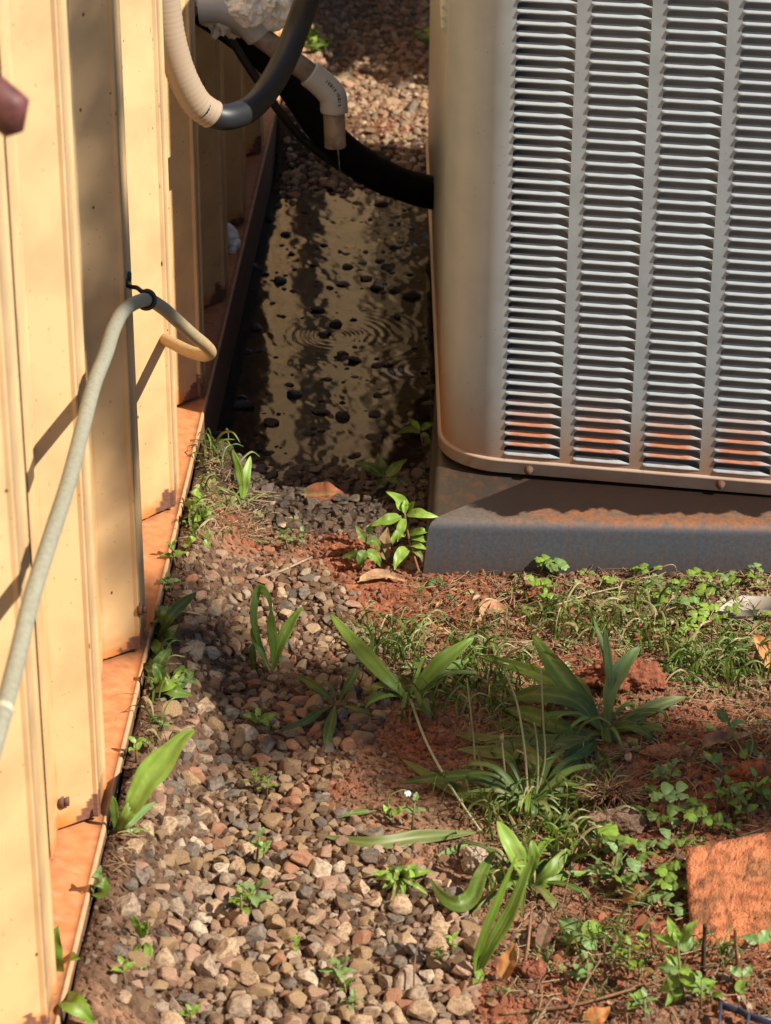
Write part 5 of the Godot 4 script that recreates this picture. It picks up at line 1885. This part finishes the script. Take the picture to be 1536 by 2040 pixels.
	copies("leafy_sprig", spr, "small sprig along the wall's foot", "weed", "sprigs along the wall's foot", [[272, 1520, 1.1], [292, 1500, 1.0], [262, 1470, 1.1], [248, 1960, 1.0], [330, 1460, 0.9], [350, 1130, 1.1], [340, 1180, 1.1], [325, 1215, 1.2], [390, 950, 1.1], [404, 905, 1.0], [430, 860, 1.0], [400, 870, 0.9], [140, 1925, 1.0]])
	for list in [clo, clo_dark, spr]:
		for q in list:
			q.free()
	# weeds by the far gravel
	var fp := []
	for k in 16:
		var bx := rng.randf_range(612, 650)
		var by := rng.randf_range(75, 105)
		var a := rng.randf_range(0.2, PI - 0.2)
		var rr := rng.randf_range(18, 40)
		fp.append([[[bx, by, 3], [bx + cos(a) * rr * 0.5, by - sin(a) * rr * 0.6, rng.randf_range(15, 30)], [bx + cos(a) * rr, by - sin(a) * rr, rng.randf_range(15, 40)]], rng.randf_range(6, 12), [0, 1][k % 2], [1, 2, 0, 4][k % 4]])
	plant("leafy_weed", "blurred tuft of weeds at the edge of the far gravel", "weed", [632, 95], fp)
	plant("leafy_weed", "blurred green sprig in the dark beyond the far gravel", "weed", [845, 90], [
		[[[846, 88, 6], [838, 72, 26], [832, 66, 32], [824, 66, 32]], 15, 1, 2],
		[[[846, 86, 6], [850, 70, 30], [852, 60, 40], [858, 52, 46]], 15, 1, 2],
		[[[848, 88, 6], [856, 80, 16], [862, 76, 20], [868, 72, 22]], 12, 1, 1]])
	plant("leafy_weed", "slim bright leaf beside the far end of the base ledge", "weed", [536, 272], [
		[[[536, 272, 3], [542, 255, 18], [548, 245, 26], [556, 234, 34]], 12, 0, 1],
		[[[538, 274, 3], [540, 268, 8], [530, 262, 10], [526, 256, 12]], 8, 0, 1]])


# ------------------------------------------------------------------ litter, brick and other small things
func straw_mesh(seed_no: int) -> ArrayMesh:
	var r := RandomNumberGenerator.new()
	r.seed = seed_no
	var st := begin()
	var bend := r.randf_range(-0.25, 0.25)
	var line := spline([Vector3(-0.5, 0, 0), Vector3(-0.15, 0.02, bend * 0.4), Vector3(0.2, 0.05, bend * 0.3), Vector3(0.5, 0.0, -bend)], 4)
	tube(st, line, func(_t, _m): return 0.02, 5)
	return done(st)


func build_litter() -> void:
	rng.seed = 99
	var straws := [straw_mesh(1), straw_mesh(2), straw_mesh(3)]
	var thatch := poly([[345, 960], [560, 990], [620, 1100], [480, 1120], [420, 1160], [360, 1260], [330, 1450], [250, 1620], [300, 1700], [180, 2060], [100, 2060], [260, 1420], [330, 1080]])
	var right := poly([[860, 1150], [1560, 1140], [1560, 2060], [960, 2060], [1040, 1820], [1000, 1700], [960, 1600], [900, 1400], [700, 1300]])
	for k in 3:
		scatter("dry_straw", straws[k], M.straw, 2600, func() -> Array:
			var left := rng.randf() < 0.5
			var x := rng.randf_range(-0.27, -0.13) if left else rng.randf_range(0.0, 0.42)
			var z := rng.randf_range(-2.75, -1.7) if left else rng.randf_range(-2.57, -1.7)
			if not Geometry2D.is_point_in_polygon(Vector2(x, z), thatch if left else right) or x < wall_x(z) + 0.019:
				return []
			if not left and n_mid.get_noise_2d(x * 1.5 + 11.0, z * 1.5) < -0.12 and z > -2.42 and rng.randf() < 0.7:
				return []
			var len := rng.randf_range(0.008, 0.034) if rng.randf() < 0.93 else rng.randf_range(0.035, 0.06)
			var thick := rng.randf_range(0.012, 0.028)
			var b := Basis.from_euler(Vector3(0, rng.randf() * TAU, rng.randf_range(-0.3, 0.3))) * Basis.from_scale(Vector3(len, len * 0.0 + thick, thick))
			var c: Color = [Color(0.36, 0.25, 0.14), Color(0.25, 0.155, 0.085), Color(0.46, 0.35, 0.21), Color(0.14, 0.085, 0.05)][rng.randi_range(0, 3)]
			return [Vector3(x, hgt(x, z) + rng.randf_range(0.001, 0.006), z), b, c], "dry straw and root threads littering the earth")
	# thin grass and creeping mat
	var gb := begin()
	var base := 0
	rng.seed = 3
	for k in 5:
		var a := TAU * k / 5.0 + rng.randf()
		var d := Vector3(cos(a) * 0.4, 1, sin(a) * 0.4)
		base = leaf(gb, [Vector3.ZERO, d * 0.5, d * 0.8 + Vector3(cos(a), -0.1, sin(a)) * 0.45], 0.08, 2, Color(1, 1, 1), Vector3(0.3, 0.5, 0.8), 0.2, base)
	var tuft := done(gb)
	M.grass = M.leaf.duplicate()
	var mat_area := poly([[1040, 1200], [1150, 1165], [1560, 1150], [1560, 1330], [1430, 1400], [1250, 1350], [1180, 1260], [1080, 1250]])
	var tuft_area := poly([[930, 1290], [1040, 1280], [1090, 1340], [1030, 1400], [900, 1400], [860, 1350]])
	scatter("fine_grass", tuft, M.grass, 600, func() -> Array:
		var x := rng.randf_range(-0.02, 0.42)
		var z := rng.randf_range(-2.56, -1.72)
		var pt := Vector2(x, z)
		var inside := Geometry2D.is_point_in_polygon(pt, tuft_area)
		if not inside and not (Geometry2D.is_point_in_polygon(pt, right) and rng.randf() < 0.22):
			return []
		var s := rng.randf_range(0.010, 0.026)
		return [Vector3(x, hgt(x, z), z), Basis(Vector3.UP, rng.randf() * TAU).scaled(Vector3.ONE * s), [Color(0.10, 0.19, 0.035), Color(0.17, 0.20, 0.07), Color(0.07, 0.13, 0.03)][rng.randi_range(0, 2)]], "thin grass blades scattered over the clay")
	var one := begin()
	leaf(one, [Vector3.ZERO, Vector3(0.06, 0.5, 0.02), Vector3(0.35, 0.85, 0.08), Vector3(0.75, 0.75, 0.12)], 0.085, 2, Color(1, 1, 1), Vector3(0.2, 0.6, 0.8), 0.3)
	var blade := done(one)
	var tufts := [[760, 1275], [790, 1300], [940, 1320], [905, 1370], [985, 1360], [1000, 1400], [1080, 1565], [1030, 1650], [960, 1620], [1150, 1655], [1110, 1700], [1350, 1350], [1450, 1330], [940, 1305], [790, 1290], [400, 1110], [365, 1160], [420, 1010], [1200, 1900], [1420, 1360], [1060, 1500], [860, 1410], [1500, 1370], [1270, 1250], [1180, 1280], [1330, 1300], [280, 1560], [300, 1450], [1010, 1760], [1180, 1590], [1100, 1250]]
	scatter("grass_blades", blade, M.grass, 1250, func() -> Array:
		var c: Array = tufts[rng.randi_range(0, tufts.size() - 1)]
		var p := spot(c[0], c[1])
		var x := p.x + rng.randfn() * 0.017
		var z := p.z + rng.randfn() * 0.022
		if x < wall_x(z) + 0.016:
			return []
		var s := rng.randf_range(0.014, 0.042)
		return [Vector3(x, hgt(x, z), z), (Basis(Vector3.UP, rng.randf() * TAU) * Basis(Vector3.BACK, rng.randf_range(-0.7, 0.3))).scaled(Vector3(s, s, s * rng.randf_range(0.6, 1.3))), [Color(0.13, 0.22, 0.04), Color(0.24, 0.28, 0.10), Color(0.08, 0.15, 0.03), Color(0.42, 0.36, 0.19)][rng.randi_range(0, 3)]], "tangled grass blades round the weeds")

	var cb := begin()
	base = 0
	for k in 6:
		var a := TAU * k / 6.0 + rng.randf_range(-0.3, 0.3)
		var d := Vector3(cos(a), 0.25, sin(a))
		var at := Vector3(cos(a + 1.0), 0, sin(a + 1.0)) * 0.3
		base = leaf(cb, [at, at + d * 0.35 + Vector3(0, 0.08, 0), at + d * 0.7], 0.42, 1, Color(1, 1, 1), Vector3(0.1, 1, 0.2), 0.1, base)
	var mat_mesh := done(cb)
	scatter("ground_cover", mat_mesh, M.grass, 6500, func() -> Array:
		var x := rng.randf_range(-0.24, 0.42)
		var z := rng.randf_range(-2.72, -1.72)
		var pt := Vector2(x, z)
		var p := 0.0
		if x < wall_x(z) + 0.014:
			return []
		if Geometry2D.is_point_in_polygon(pt, mat_area):
			p = 0.6 + 1.2 * n_mid.get_noise_2d(x * 1.6, z * 1.6)
		elif Geometry2D.is_point_in_polygon(pt, right):
			p = 0.08 + 0.6 * n_mid.get_noise_2d(x * 1.2 + 40.0, z * 1.2)
		elif Geometry2D.is_point_in_polygon(pt, thatch):
			p = 0.10 + 0.5 * n_mid.get_noise_2d(x * 1.4 + 20.0, z * 1.4)
		if rng.randf() > p:
			return []
		var s := rng.randf_range(0.005, 0.012)
		return [Vector3(x, hgt(x, z) + 0.001, z), Basis.from_euler(Vector3(rng.randf_range(-0.4, 0.5), rng.randf() * TAU, 0)).scaled(Vector3.ONE * s), [Color(0.17, 0.23, 0.06), Color(0.24, 0.27, 0.10), Color(0.10, 0.18, 0.05), Color(0.30, 0.29, 0.13)][rng.randi_range(0, 3)]], "creeping mat of tiny pale leaves over the earth")

	var lb := begin()
	leaf(lb, [Vector3(-0.5, 0, 0), Vector3(-0.1, 0.14, 0.05), Vector3(0.5, 0.02, -0.1)], 0.55, 1, Color(1, 1, 1), Vector3(0.1, 1, 0.2), 0.35)
	var bit := done(lb)
	scatter("leaf_litter", bit, M.dead_leaf, 900, func() -> Array:
		var left := rng.randf() < 0.3
		var x := rng.randf_range(-0.27, -0.05) if left else rng.randf_range(0.0, 0.42)
		var z := rng.randf_range(-2.75, -1.7) if left else rng.randf_range(-2.57, -1.7)
		if not Geometry2D.is_point_in_polygon(Vector2(x, z), thatch if left else right) or x < wall_x(z) + 0.014:
			return []
		var s := rng.randf_range(0.004, 0.014)
		return [Vector3(x, hgt(x, z) + 0.0015, z), Basis.from_euler(Vector3(rng.randf_range(-0.5, 0.5), rng.randf() * TAU, rng.randf_range(-0.5, 0.5))).scaled(Vector3.ONE * s), [Color(0.26, 0.13, 0.07), Color(0.40, 0.22, 0.12), Color(0.14, 0.085, 0.055), Color(0.42, 0.30, 0.20)][rng.randi_range(0, 3)]], "crumbled brown leaf bits littering the clay")

	# brick
	var bk := thing("clay_brick", "terracotta clay brick tilted up at the lower right", "brick", Vector3.ZERO)
	# its big face seen from above; three visible corners, and the bottom edge sunk in earth
	var A := hp(1366, 1684, 32)
	var B := hp(1600, 1640, 36)
	var C := hp(1377, 1874, 2)
	var D := hp(1610, 1900, 2)
	var ux := (B - A).normalized()
	var vy := (C - A).normalized()
	var nz := ux.cross(vy).normalized()
	if nz.y < 0:
		nz = -nz
	var bl := A.distance_to(B)
	var bh := A.distance_to(C)
	var g := 40
	var st := begin()
	var pts := PackedVector3Array()
	var cols := PackedColorArray()
	for j in g + 1:
		for i in g * 2 + 1:
			var fx := float(i) / (g * 2)
			var fy := float(j) / g
			var p := A.lerp(B, fx).lerp(C.lerp(D, fx), fy)
			var e := minf(minf(fx * bl, (1 - fx) * bl), minf(fy * bh, (1 - fy) * bh))
			var rnd := 0.003 * pow(1.0 - clampf(e / 0.004, 0, 1), 2)
			var pit := 0.0022 * ss(0.28, 0.55, n_fine.get_noise_2d(fx * bl * 1.3, fy * bh * 1.3))
			p -= nz * (rnd + pit + 0.0012 * n_mid.get_noise_2d(fx * bl, fy * bh))
			pts.append(p)
			var c := Color(0.50, 0.175, 0.078)
			c = c.lerp(Color(0.20, 0.10, 0.045), clampf(0.15 + 1.3 * n_mid.get_noise_2d(fx * bl * 0.9 + 7.0, fy * bh * 0.9), 0, 0.75))
			c = c.lerp(Color(0.09, 0.05, 0.03), ss(0.3, 0.55, n_mid.get_noise_2d(fx * bl * 2.1 + 2.0, fy * bh * 2.1)) * 0.6)
			cols.append(c)
	sheet(st, pts, cols, g * 2 + 1, g + 1)
	var whole := begin()
	whole.append_from(done(st), 0, Transform3D())
	st = begin()
	var dn := nz * 0.058
	var cs := [A - nz * 0.0025, B - nz * 0.0025, D - nz * 0.0025, C - nz * 0.0025]
	for k in 4:
		var x0: Vector3 = cs[k]
		var x1: Vector3 = cs[(k + 1) % 4]
		quad(st, x0, x1, x1 - dn, x0 - dn, Color(0.30, 0.11, 0.055))
	quad(st, cs[0] - dn, cs[1] - dn, cs[2] - dn, cs[3] - dn, Color(0.3, 0.11, 0.055))
	whole.append_from(done(st), 0, Transform3D())
	put("block", whole.commit(), M.brick, bk)

	# other lumps
	var nzz := FastNoiseLite.new()
	nzz.seed = 12
	nzz.frequency = 60.0
	var clod := func(called: String, label: String, px: float, py: float, rad: float, sc: Vector3, c: Color, material: Material, category: String) -> void:
		var at := hp(px, py, rad * 500.0 * sc.y)
		var o := thing(called, label, category, at)
		var s2 := lump(4, func(vv: Vector3) -> Vector3:
			var w := vv * rad * sc
			return w * (1.0 + 0.35 * nzz.get_noise_3dv(w + at) + 0.2 * nzz.get_noise_3dv((w + at) * 3.0)), true, func(pp: Vector3) -> Color: return c * (0.85 + 0.5 * nzz.get_noise_3dv(pp * 4.0)))
		put(called + "_body", done(s2), material, o)
	clod.call("earth_clod", "crumbly red clod of earth behind the large dark plantain", 1245, 1352, 0.026, Vector3(1.5, 0.7, 0.8), Color(0.30, 0.105, 0.055), M.soil, "clod")
	clod.call("terracotta_chunk", "broken orange terracotta chunk above the brick at the photo's edge", 1512, 1556, 0.020, Vector3(1.4, 0.9, 0.8), Color(0.33, 0.12, 0.055), M.brick, "brick chunk")
	clod.call("root_stone", "pale brown stone holding the dry root tuft", 1225, 1640, 0.018, Vector3(1.6, 0.8, 0.8), Color(0.36, 0.22, 0.15), M.soil, "stone")
	clod.call("flat_clod", "flat orange clod lying on the shaded clay", 1330, 1500, 0.012, Vector3(1.9, 0.6, 0.8), Color(0.36, 0.17, 0.09), M.soil, "clod")
	clod.call("reddish_rock", "reddish rock half buried in the litter", 1062, 1935, 0.010, Vector3(1.3, 0.9, 0.9), Color(0.30, 0.11, 0.06), M.soil, "rock")
	clod.call("pale_rock", "pale rock beside the hooked leaf", 950, 1715, 0.013, Vector3(1.0, 1.0, 0.8), Color(0.52, 0.40, 0.30), M.gravel, "rock")
	# dry root tuft
	var rt := thing("root_tuft", "bristly dry root tuft standing on the clay before the plantain", "root", hp(1215, 1600, 8))
	st = begin()
	base = 0
	for k in 320:
		var a := rng.randf() * TAU
		var up := rng.randf_range(-0.5, 1.1)
		var ln := rng.randf_range(0.012, 0.034)
		var d := Vector3(cos(a), up, sin(a)).normalized()
		var s0 := Vector3(rng.randf_range(-0.012, 0.012), rng.randf_range(-0.004, 0.012), rng.randf_range(-0.008, 0.008))
		var c: Color = [Color(0.22, 0.115, 0.07), Color(0.34, 0.20, 0.12), Color(0.15, 0.08, 0.05)][k % 3]
		base = tube(st, spline([s0, s0 + d * ln * 0.5 + Vector3(0, 0.002, 0), s0 + d * ln + Vector3(rng.randf_range(-0.005, 0.005), -0.004, rng.randf_range(-0.005, 0.005))], 3), func(t, _m): return 0.00075 * (1.1 - 0.7 * t), 5, func(_t, _a): return c, false, base)
	put("fibres", done(st), M.straw, rt)
	# cut stalks and sticks
	var sticks := [
		["cut_stalk", "dark cut stalk standing before the brick's face", [[1400, 1935, 0], [1402, 1890, 24], [1405, 1842, 50]], 2.3, Color(0.10, 0.065, 0.045)],
		["cut_stalk", "dry tan cut stalk nearest the brick's lower right", [[1470, 1925, 0], [1467, 1890, 18], [1464, 1850, 38]], 1.9, Color(0.34, 0.17, 0.08)],
		["cut_stalk", "thin cut stalk in the litter left of the tall seedling", [[1206, 1965, 0], [1205, 1920, 22], [1202, 1872, 46]], 1.5, Color(0.36, 0.22, 0.13)],
		["cut_stalk", "short stub left of the tall seedling", [[1306, 1905, 0], [1300, 1880, 12], [1296, 1846, 28]], 1.6, Color(0.20, 0.10, 0.06)],
		["cut_stalk", "upright stub behind the clover over the brick", [[1345, 1640, 0], [1345, 1610, 14], [1346, 1585, 26]], 1.2, Color(0.22, 0.12, 0.07)],
		["dry_stick", "pale dry stick lying on the earth lip near the puddle", [[520, 1150, 3], [565, 1135, 5], [622, 1110, 7]], 1.6, Color(0.46, 0.34, 0.24)],
		["dry_stick", "dry brown stick poking out between flattened plantain leaves", [[972, 1600, 2], [962, 1550, 14], [955, 1498, 24]], 2.0, Color(0.30, 0.18, 0.10)],
		["dry_stick", "long dry stem standing up through the litter", [[1040, 1945, 1], [1052, 1880, 16], [1060, 1800, 40]], 1.5, Color(0.34, 0.19, 0.12)],
		["dry_stick", "long pale stem slanting across the sunlit clay below the pad", [[1015, 1240, 2], [1080, 1215, 4], [1170, 1185, 6], [1240, 1168, 6]], 0.9, Color(0.56, 0.42, 0.28)],
		["dry_stick", "bent dry stem propped against the pad's foot", [[1215, 1165, 4], [1280, 1145, 14], [1340, 1125, 24], [1348, 1158, 4]], 0.8, Color(0.40, 0.28, 0.17)],
		["dry_stick", "dry twig lying over stones near the hooked leaf", [[852, 1862, 3], [890, 1840, 6], [930, 1822, 6]], 1.2, Color(0.42, 0.26, 0.18)],
		["dry_stick", "thin dark twig standing on the gravel", [[824, 1990, 2], [826, 1920, 20], [834, 1870, 36]], 0.9, Color(0.2, 0.12, 0.09)],
		["dry_stick", "long brown stem along the bottom of the litter", [[1000, 2020, 2], [1120, 2006, 5], [1210, 1985, 7], [1310, 1955, 6]], 1.6, Color(0.26, 0.15, 0.08)],
		["dry_stick", "bent pale stem rising at the bottom edge", [[1066, 2044, 2], [1085, 2010, 14], [1100, 1990, 22], [1118, 1994, 20]], 1.1, Color(0.46, 0.34, 0.22)],
		["dry_stick", "slanting dry stem beside the freckled seedling", [[1136, 2020, 2], [1160, 1970, 20], [1196, 1912, 40]], 0.9, Color(0.42, 0.3, 0.18)],
		["dry_stick", "thin stem arching down from the root tuft", [[1202, 1610, 8], [1150, 1690, 14], [1130, 1760, 12], [1100, 1900, 4]], 0.8, Color(0.30, 0.19, 0.10)],
		["dry_stick", "dark twig over the clay at the far right", [[1460, 1590, 4], [1500, 1545, 12], [1545, 1490, 20]], 1.1, Color(0.16, 0.09, 0.06)],
		["dry_stick", "dry stem lying on the ledge-side thatch", [[336, 1218, 3], [380, 1220, 5], [402, 1226, 4]], 1.0, Color(0.48, 0.36, 0.25)]]
	for s in sticks:
		var at := hp(s[2][0][0], s[2][0][1], s[2][0][2])
		var o := thing(s[0], s[1], "stick", at)
		var ctrl := []
		for q in s[2]:
			ctrl.append(hp(q[0], q[1], q[2]) - at)
		var rr: float = s[3] / 1000.0
		var cc: Color = s[4]
		st = begin()
		tube(st, spline(ctrl, 8), func(t, m): return rr * (1.0 - 0.25 * t) * (1.0 + 0.12 * sin(m * 300.0)), 8, func(t, a): return cc * (0.85 + 0.3 * sin(a * 2.0 + t * 9.0)))
		put("stick", done(st), M.straw, o)
	# dead leaves
	var dead := [
		["orange-brown curled leaf in the litter by the long stem", [[1000, 1952, 5], [1010, 1930, 12], [1020, 1900, 22], [1026, 1878, 30]], 16, Color(0.38, 0.17, 0.06)],
		["large brown leaf standing half curled in the litter", [[1075, 1895, 3], [1082, 1868, 12], [1092, 1840, 18], [1098, 1815, 20]], 13, Color(0.16, 0.085, 0.06)],
		["brown leaf lying under the dim weed by the puddle", [[600, 985, 2], [640, 985, 6], [665, 985, 6], [690, 990, 2]], 26, Color(0.26, 0.10, 0.05)],
		["tawny dead leaf at the bright weed's foot", [[712, 1160, 4], [745, 1148, 8], [775, 1146, 8], [812, 1160, 3]], 13, Color(0.36, 0.20, 0.12)],
		["dead leaf lying on sunlit clay under the pad", [[955, 1228, 4], [975, 1215, 6], [995, 1212, 6], [1012, 1222, 3]], 16, Color(0.44, 0.22, 0.13)],
		["dull red leaf among the shaded clover by the brick", [[1240, 1790, 3], [1262, 1785, 8], [1285, 1782, 8], [1300, 1790, 4]], 18, Color(0.28, 0.12, 0.05)],
		["dry orange leaf at the photo's bottom edge", [[1160, 2042, 3], [1185, 2028, 7], [1200, 2020, 8], [1216, 2006, 8]], 16, Color(0.42, 0.17, 0.06)],
		["crisp brown leaf on the bank at the far right", [[1400, 1490, 6], [1420, 1475, 10], [1460, 1470, 10], [1500, 1460, 6]], 14, Color(0.30, 0.16, 0.10)],
		["bright orange leaf standing at the right edge of the clover mat", [[1540, 1335, 4], [1530, 1305, 16], [1518, 1285, 26], [1500, 1262, 36]], 26, Color(0.55, 0.24, 0.10)],
		["greenish rotting leaf at the pad's left foot", [[770, 1120, 3], [765, 1090, 14], [768, 1070, 22], [772, 1050, 30]], 14, Color(0.20, 0.13, 0.07)]]
	for dl in dead:
		var at := hp(dl[1][0][0], dl[1][0][1], dl[1][0][2])
		var o := thing("dead_leaf", dl[0], "leaf", at)
		var ctrl := []
		for q in dl[1]:
			ctrl.append(hp(q[0], q[1], q[2]) - at)
		st = begin()
		leaf(st, ctrl, dl[2] / 1000.0, 1, dl[3], Vector3(rng.randf_range(-0.4, 0.4), 0.8, 0.5), 0.5)
		put("blade", done(st), M.dead_leaf, o)
	# flat grey scrap and blue plastic
	var fs := thing("flat_scrap", "flat greyish scrap lying in the clover mat at the right edge", "scrap", Vector3.ZERO)
	st = begin()
	var outline := [[1424, 1218], [1448, 1200], [1478, 1186], [1560, 1190], [1560, 1218], [1515, 1214], [1500, 1228], [1455, 1228]]
	var top := []
	for q in outline:
		top.append(hp(q[0], q[1], 7))
	for k in range(1, top.size() - 1):
		for p in [top[0], top[k], top[k + 1]]:
			st.set_color(Color.WHITE); st.add_vertex(p)
	for k in top.size():
		var x0: Vector3 = top[k]
		var x1: Vector3 = top[(k + 1) % top.size()]
		quad(st, x0, x1, x1 - Vector3(0, 0.004, 0), x0 - Vector3(0, 0.004, 0))
	put("sheet", done(st), M.tin, fs)
	var bp := thing("plastic_bracket", "bluish plastic bracket half buried at the lower right corner", "plastic scrap", Vector3.ZERO)
	for seg in [[[1434, 2002, 12], [1470, 2012, 12]], [[1470, 2012, 12], [1492, 2024, 12]], [[1492, 2024, 12], [1486, 2060, 6]], [[1436, 2004, 12], [1432, 2060, 4]], [[1492, 2024, 12], [1545, 2040, 10]]]:
		var a := hp(seg[0][0], seg[0][1], seg[0][2])
		var b := hp(seg[1][0], seg[1][1], seg[1][2])
		st = begin()
		var d := (b - a).normalized()
		var sd := d.cross(Vector3.UP).normalized()
		box_mesh(st, Transform3D(Basis(d, sd.cross(d), sd), a.lerp(b, 0.5)), Vector3(a.distance_to(b) + 0.002, 0.007, 0.0024), 0.0007)
		put("rib", done(st), M.plastic_blue, bp)


# ------------------------------------------------------------------ off to the side: what throws the dappled shade
func shrub(called: String, label: String, at: Vector3, clumps: Array, leaves: int, leaf_size: float) -> void:
	var o := thing(called, label, "shrub", at)
	var st := begin()
	tube(st, spline([Vector3(0, -0.05, 0), Vector3(0.03, 0.5, 0.02), Vector3(-0.02, 1.0, 0), Vector3(0.02, 1.7, 0.02), Vector3(0.0, 3.0 if at.x > 3.5 else 2.0, 0.0)], 5), func(t, _m): return 0.03 * (1.1 - t), 8, func(_t, _a): return Color(0.10, 0.07, 0.05))
	put("trunk", done(st), M.bark, o)
	st = begin()
	var base := 0
	for c in clumps:
		for k in leaves:
			var v := Vector3(rng.randfn(), rng.randfn(), rng.randfn()) * 0.5
			var p: Vector3 = c[0] + v * c[1]
			var d := Vector3(rng.randf_range(-1, 1), rng.randf_range(-0.6, 0.4), rng.randf_range(-1, 1)).normalized()
			base = leaf(st, [p, p + d * leaf_size * 0.5, p + d * leaf_size], leaf_size * 0.5, 2, Color(0.06, 0.12, 0.03), Vector3(rng.randf_range(-1, 1), 1, rng.randf_range(-1, 1)), 0.1, base)
	put("crown", done(st), M.leaf, o)


func build_shade() -> void:
	rng.seed = 8
	# unseen leaf clumps added off to the right, stacked to shade gravel and wall
	var c1 := []
	for k in 12:
		c1.append([Vector3(rng.randf_range(-0.12, 0.12), 3.28 + 0.075 * k, -0.045 + rng.randf_range(-0.04, 0.03)), Vector3(0.1, 0.1, 0.055)])
	for k in 5:
		c1.append([Vector3(rng.randf_range(-0.06, 0.06), 4.48 + 0.17 * k, 0.05), Vector3(0.09, 0.10, 0.035)])
	shrub("unseen_shade_tree", "unseen leafy tree added on the sunny side to shade gravel and wall", Vector3(4.0, 0, -0.44), c1, 42, 0.085)
	var c3 := []  # unseen shrub, added to shade the far gravel and wall
	for k in 34:
		c3.append([Vector3(rng.randf_range(-0.15, 0.45), rng.randf_range(0.15, 2.3), rng.randf_range(-0.38, 0.36)), Vector3(0.16, 0.2, 0.14)])
	shrub("unseen_shade_shrub", "unseen dense shrub added behind the condenser to shade far ground and wall", Vector3(0.95, 0, -4.50), c3, 200, 0.095)
	var c4 := []  # unseen tree, added to darken the wall that the puddle mirrors
	for k in 60:
		c4.append([Vector3(rng.randf_range(-1.0, 1.0), rng.randf_range(0.5, 5.0), rng.randf_range(-2.6, 2.6)), Vector3(0.6, 0.6, 0.6)])
	shrub("unseen_shade_tree", "unseen broad tree added far behind the condenser to darken the reflected wall", Vector3(3.2, 0, -9.6), c4, 110, 0.24)


func _ready() -> void:
	# camera
	var cam := Camera3D.new()
	cam.name = "camera"
	cam.position = Vector3(0, CAM_H, 0)
	cam.rotation = Vector3(-PITCH, 0, 0)
	cam.near = 0.05
	cam.far = 400.0
	cam.fov = rad_to_deg(2.0 * atan(1020.0 / FOCAL))
	var at := CameraAttributesPhysical.new()
	at.frustum_focal_length = 12.0 * FOCAL / 1020.0
	at.frustum_focus_distance = 2.75
	at.exposure_aperture = 10.0
	at.frustum_near = 0.05
	at.frustum_far = 400.0
	cam.attributes = at
	add_child(cam)
	cam.current = true
	# sky
	var we := WorldEnvironment.new()
	we.name = "environment"
	var env := Environment.new()
	env.background_mode = Environment.BG_SKY
	var sm := ProceduralSkyMaterial.new()
	sm.sky_top_color = Color(0.33, 0.45, 0.62)
	sm.sky_horizon_color = Color(0.58, 0.66, 0.76)
	sm.sky_curve = 0.15
	sm.ground_bottom_color = Color(0.22, 0.18, 0.13)
	sm.ground_horizon_color = Color(0.5, 0.48, 0.42)
	sm.sky_energy_multiplier = 0.85
	var sky := Sky.new()
	sky.sky_material = sm
	env.sky = sky
	env.tonemap_mode = Environment.TONE_MAPPER_LINEAR
	env.tonemap_exposure = 1.95
	env.sdfgi_enabled = true
	env.ssao_enabled = true
	env.ssil_enabled = true
	we.environment = env
	add_child(we)
	# sun: on the right, raking along the condenser's face
	var sun := DirectionalLight3D.new()
	sun.name = "sun"
	sun.light_energy = 1.5
	sun.light_color = Color(1.0, 0.965, 0.905)
	sun.light_angular_distance = 0.5
	sun.shadow_enabled = true
	add_child(sun)
	var el := deg_to_rad(42.0)
	var az := deg_to_rad(24.0)
	var towards := Vector3(-cos(el) * cos(az), -sin(el), -cos(el) * sin(az))
	sun.look_at_from_position(Vector3.ZERO, towards, Vector3.UP)

	rng.seed = 20
	n_low.seed = 1
	n_low.frequency = 4.0
	n_mid.seed = 2
	n_mid.frequency = 18.0
	n_mid.fractal_octaves = 3
	n_fine.seed = 3
	n_fine.frequency = 110.0
	n_fine.fractal_octaves = 3
	make_materials()
	M.water_clear = mat(lin(0.8, 0.85, 0.9), 0.02, 0.5)
	M.water_clear.albedo_color.a = 0.02
	M.water_clear.refraction_enabled = true
	M.water_clear.refraction_scale = 0.033
	build_ground()
	build_water()
	build_wall()
	build_pad()
	build_condenser()
	build_pipes()
	build_gravel()
	build_litter()
	build_plants()
	build_shade()
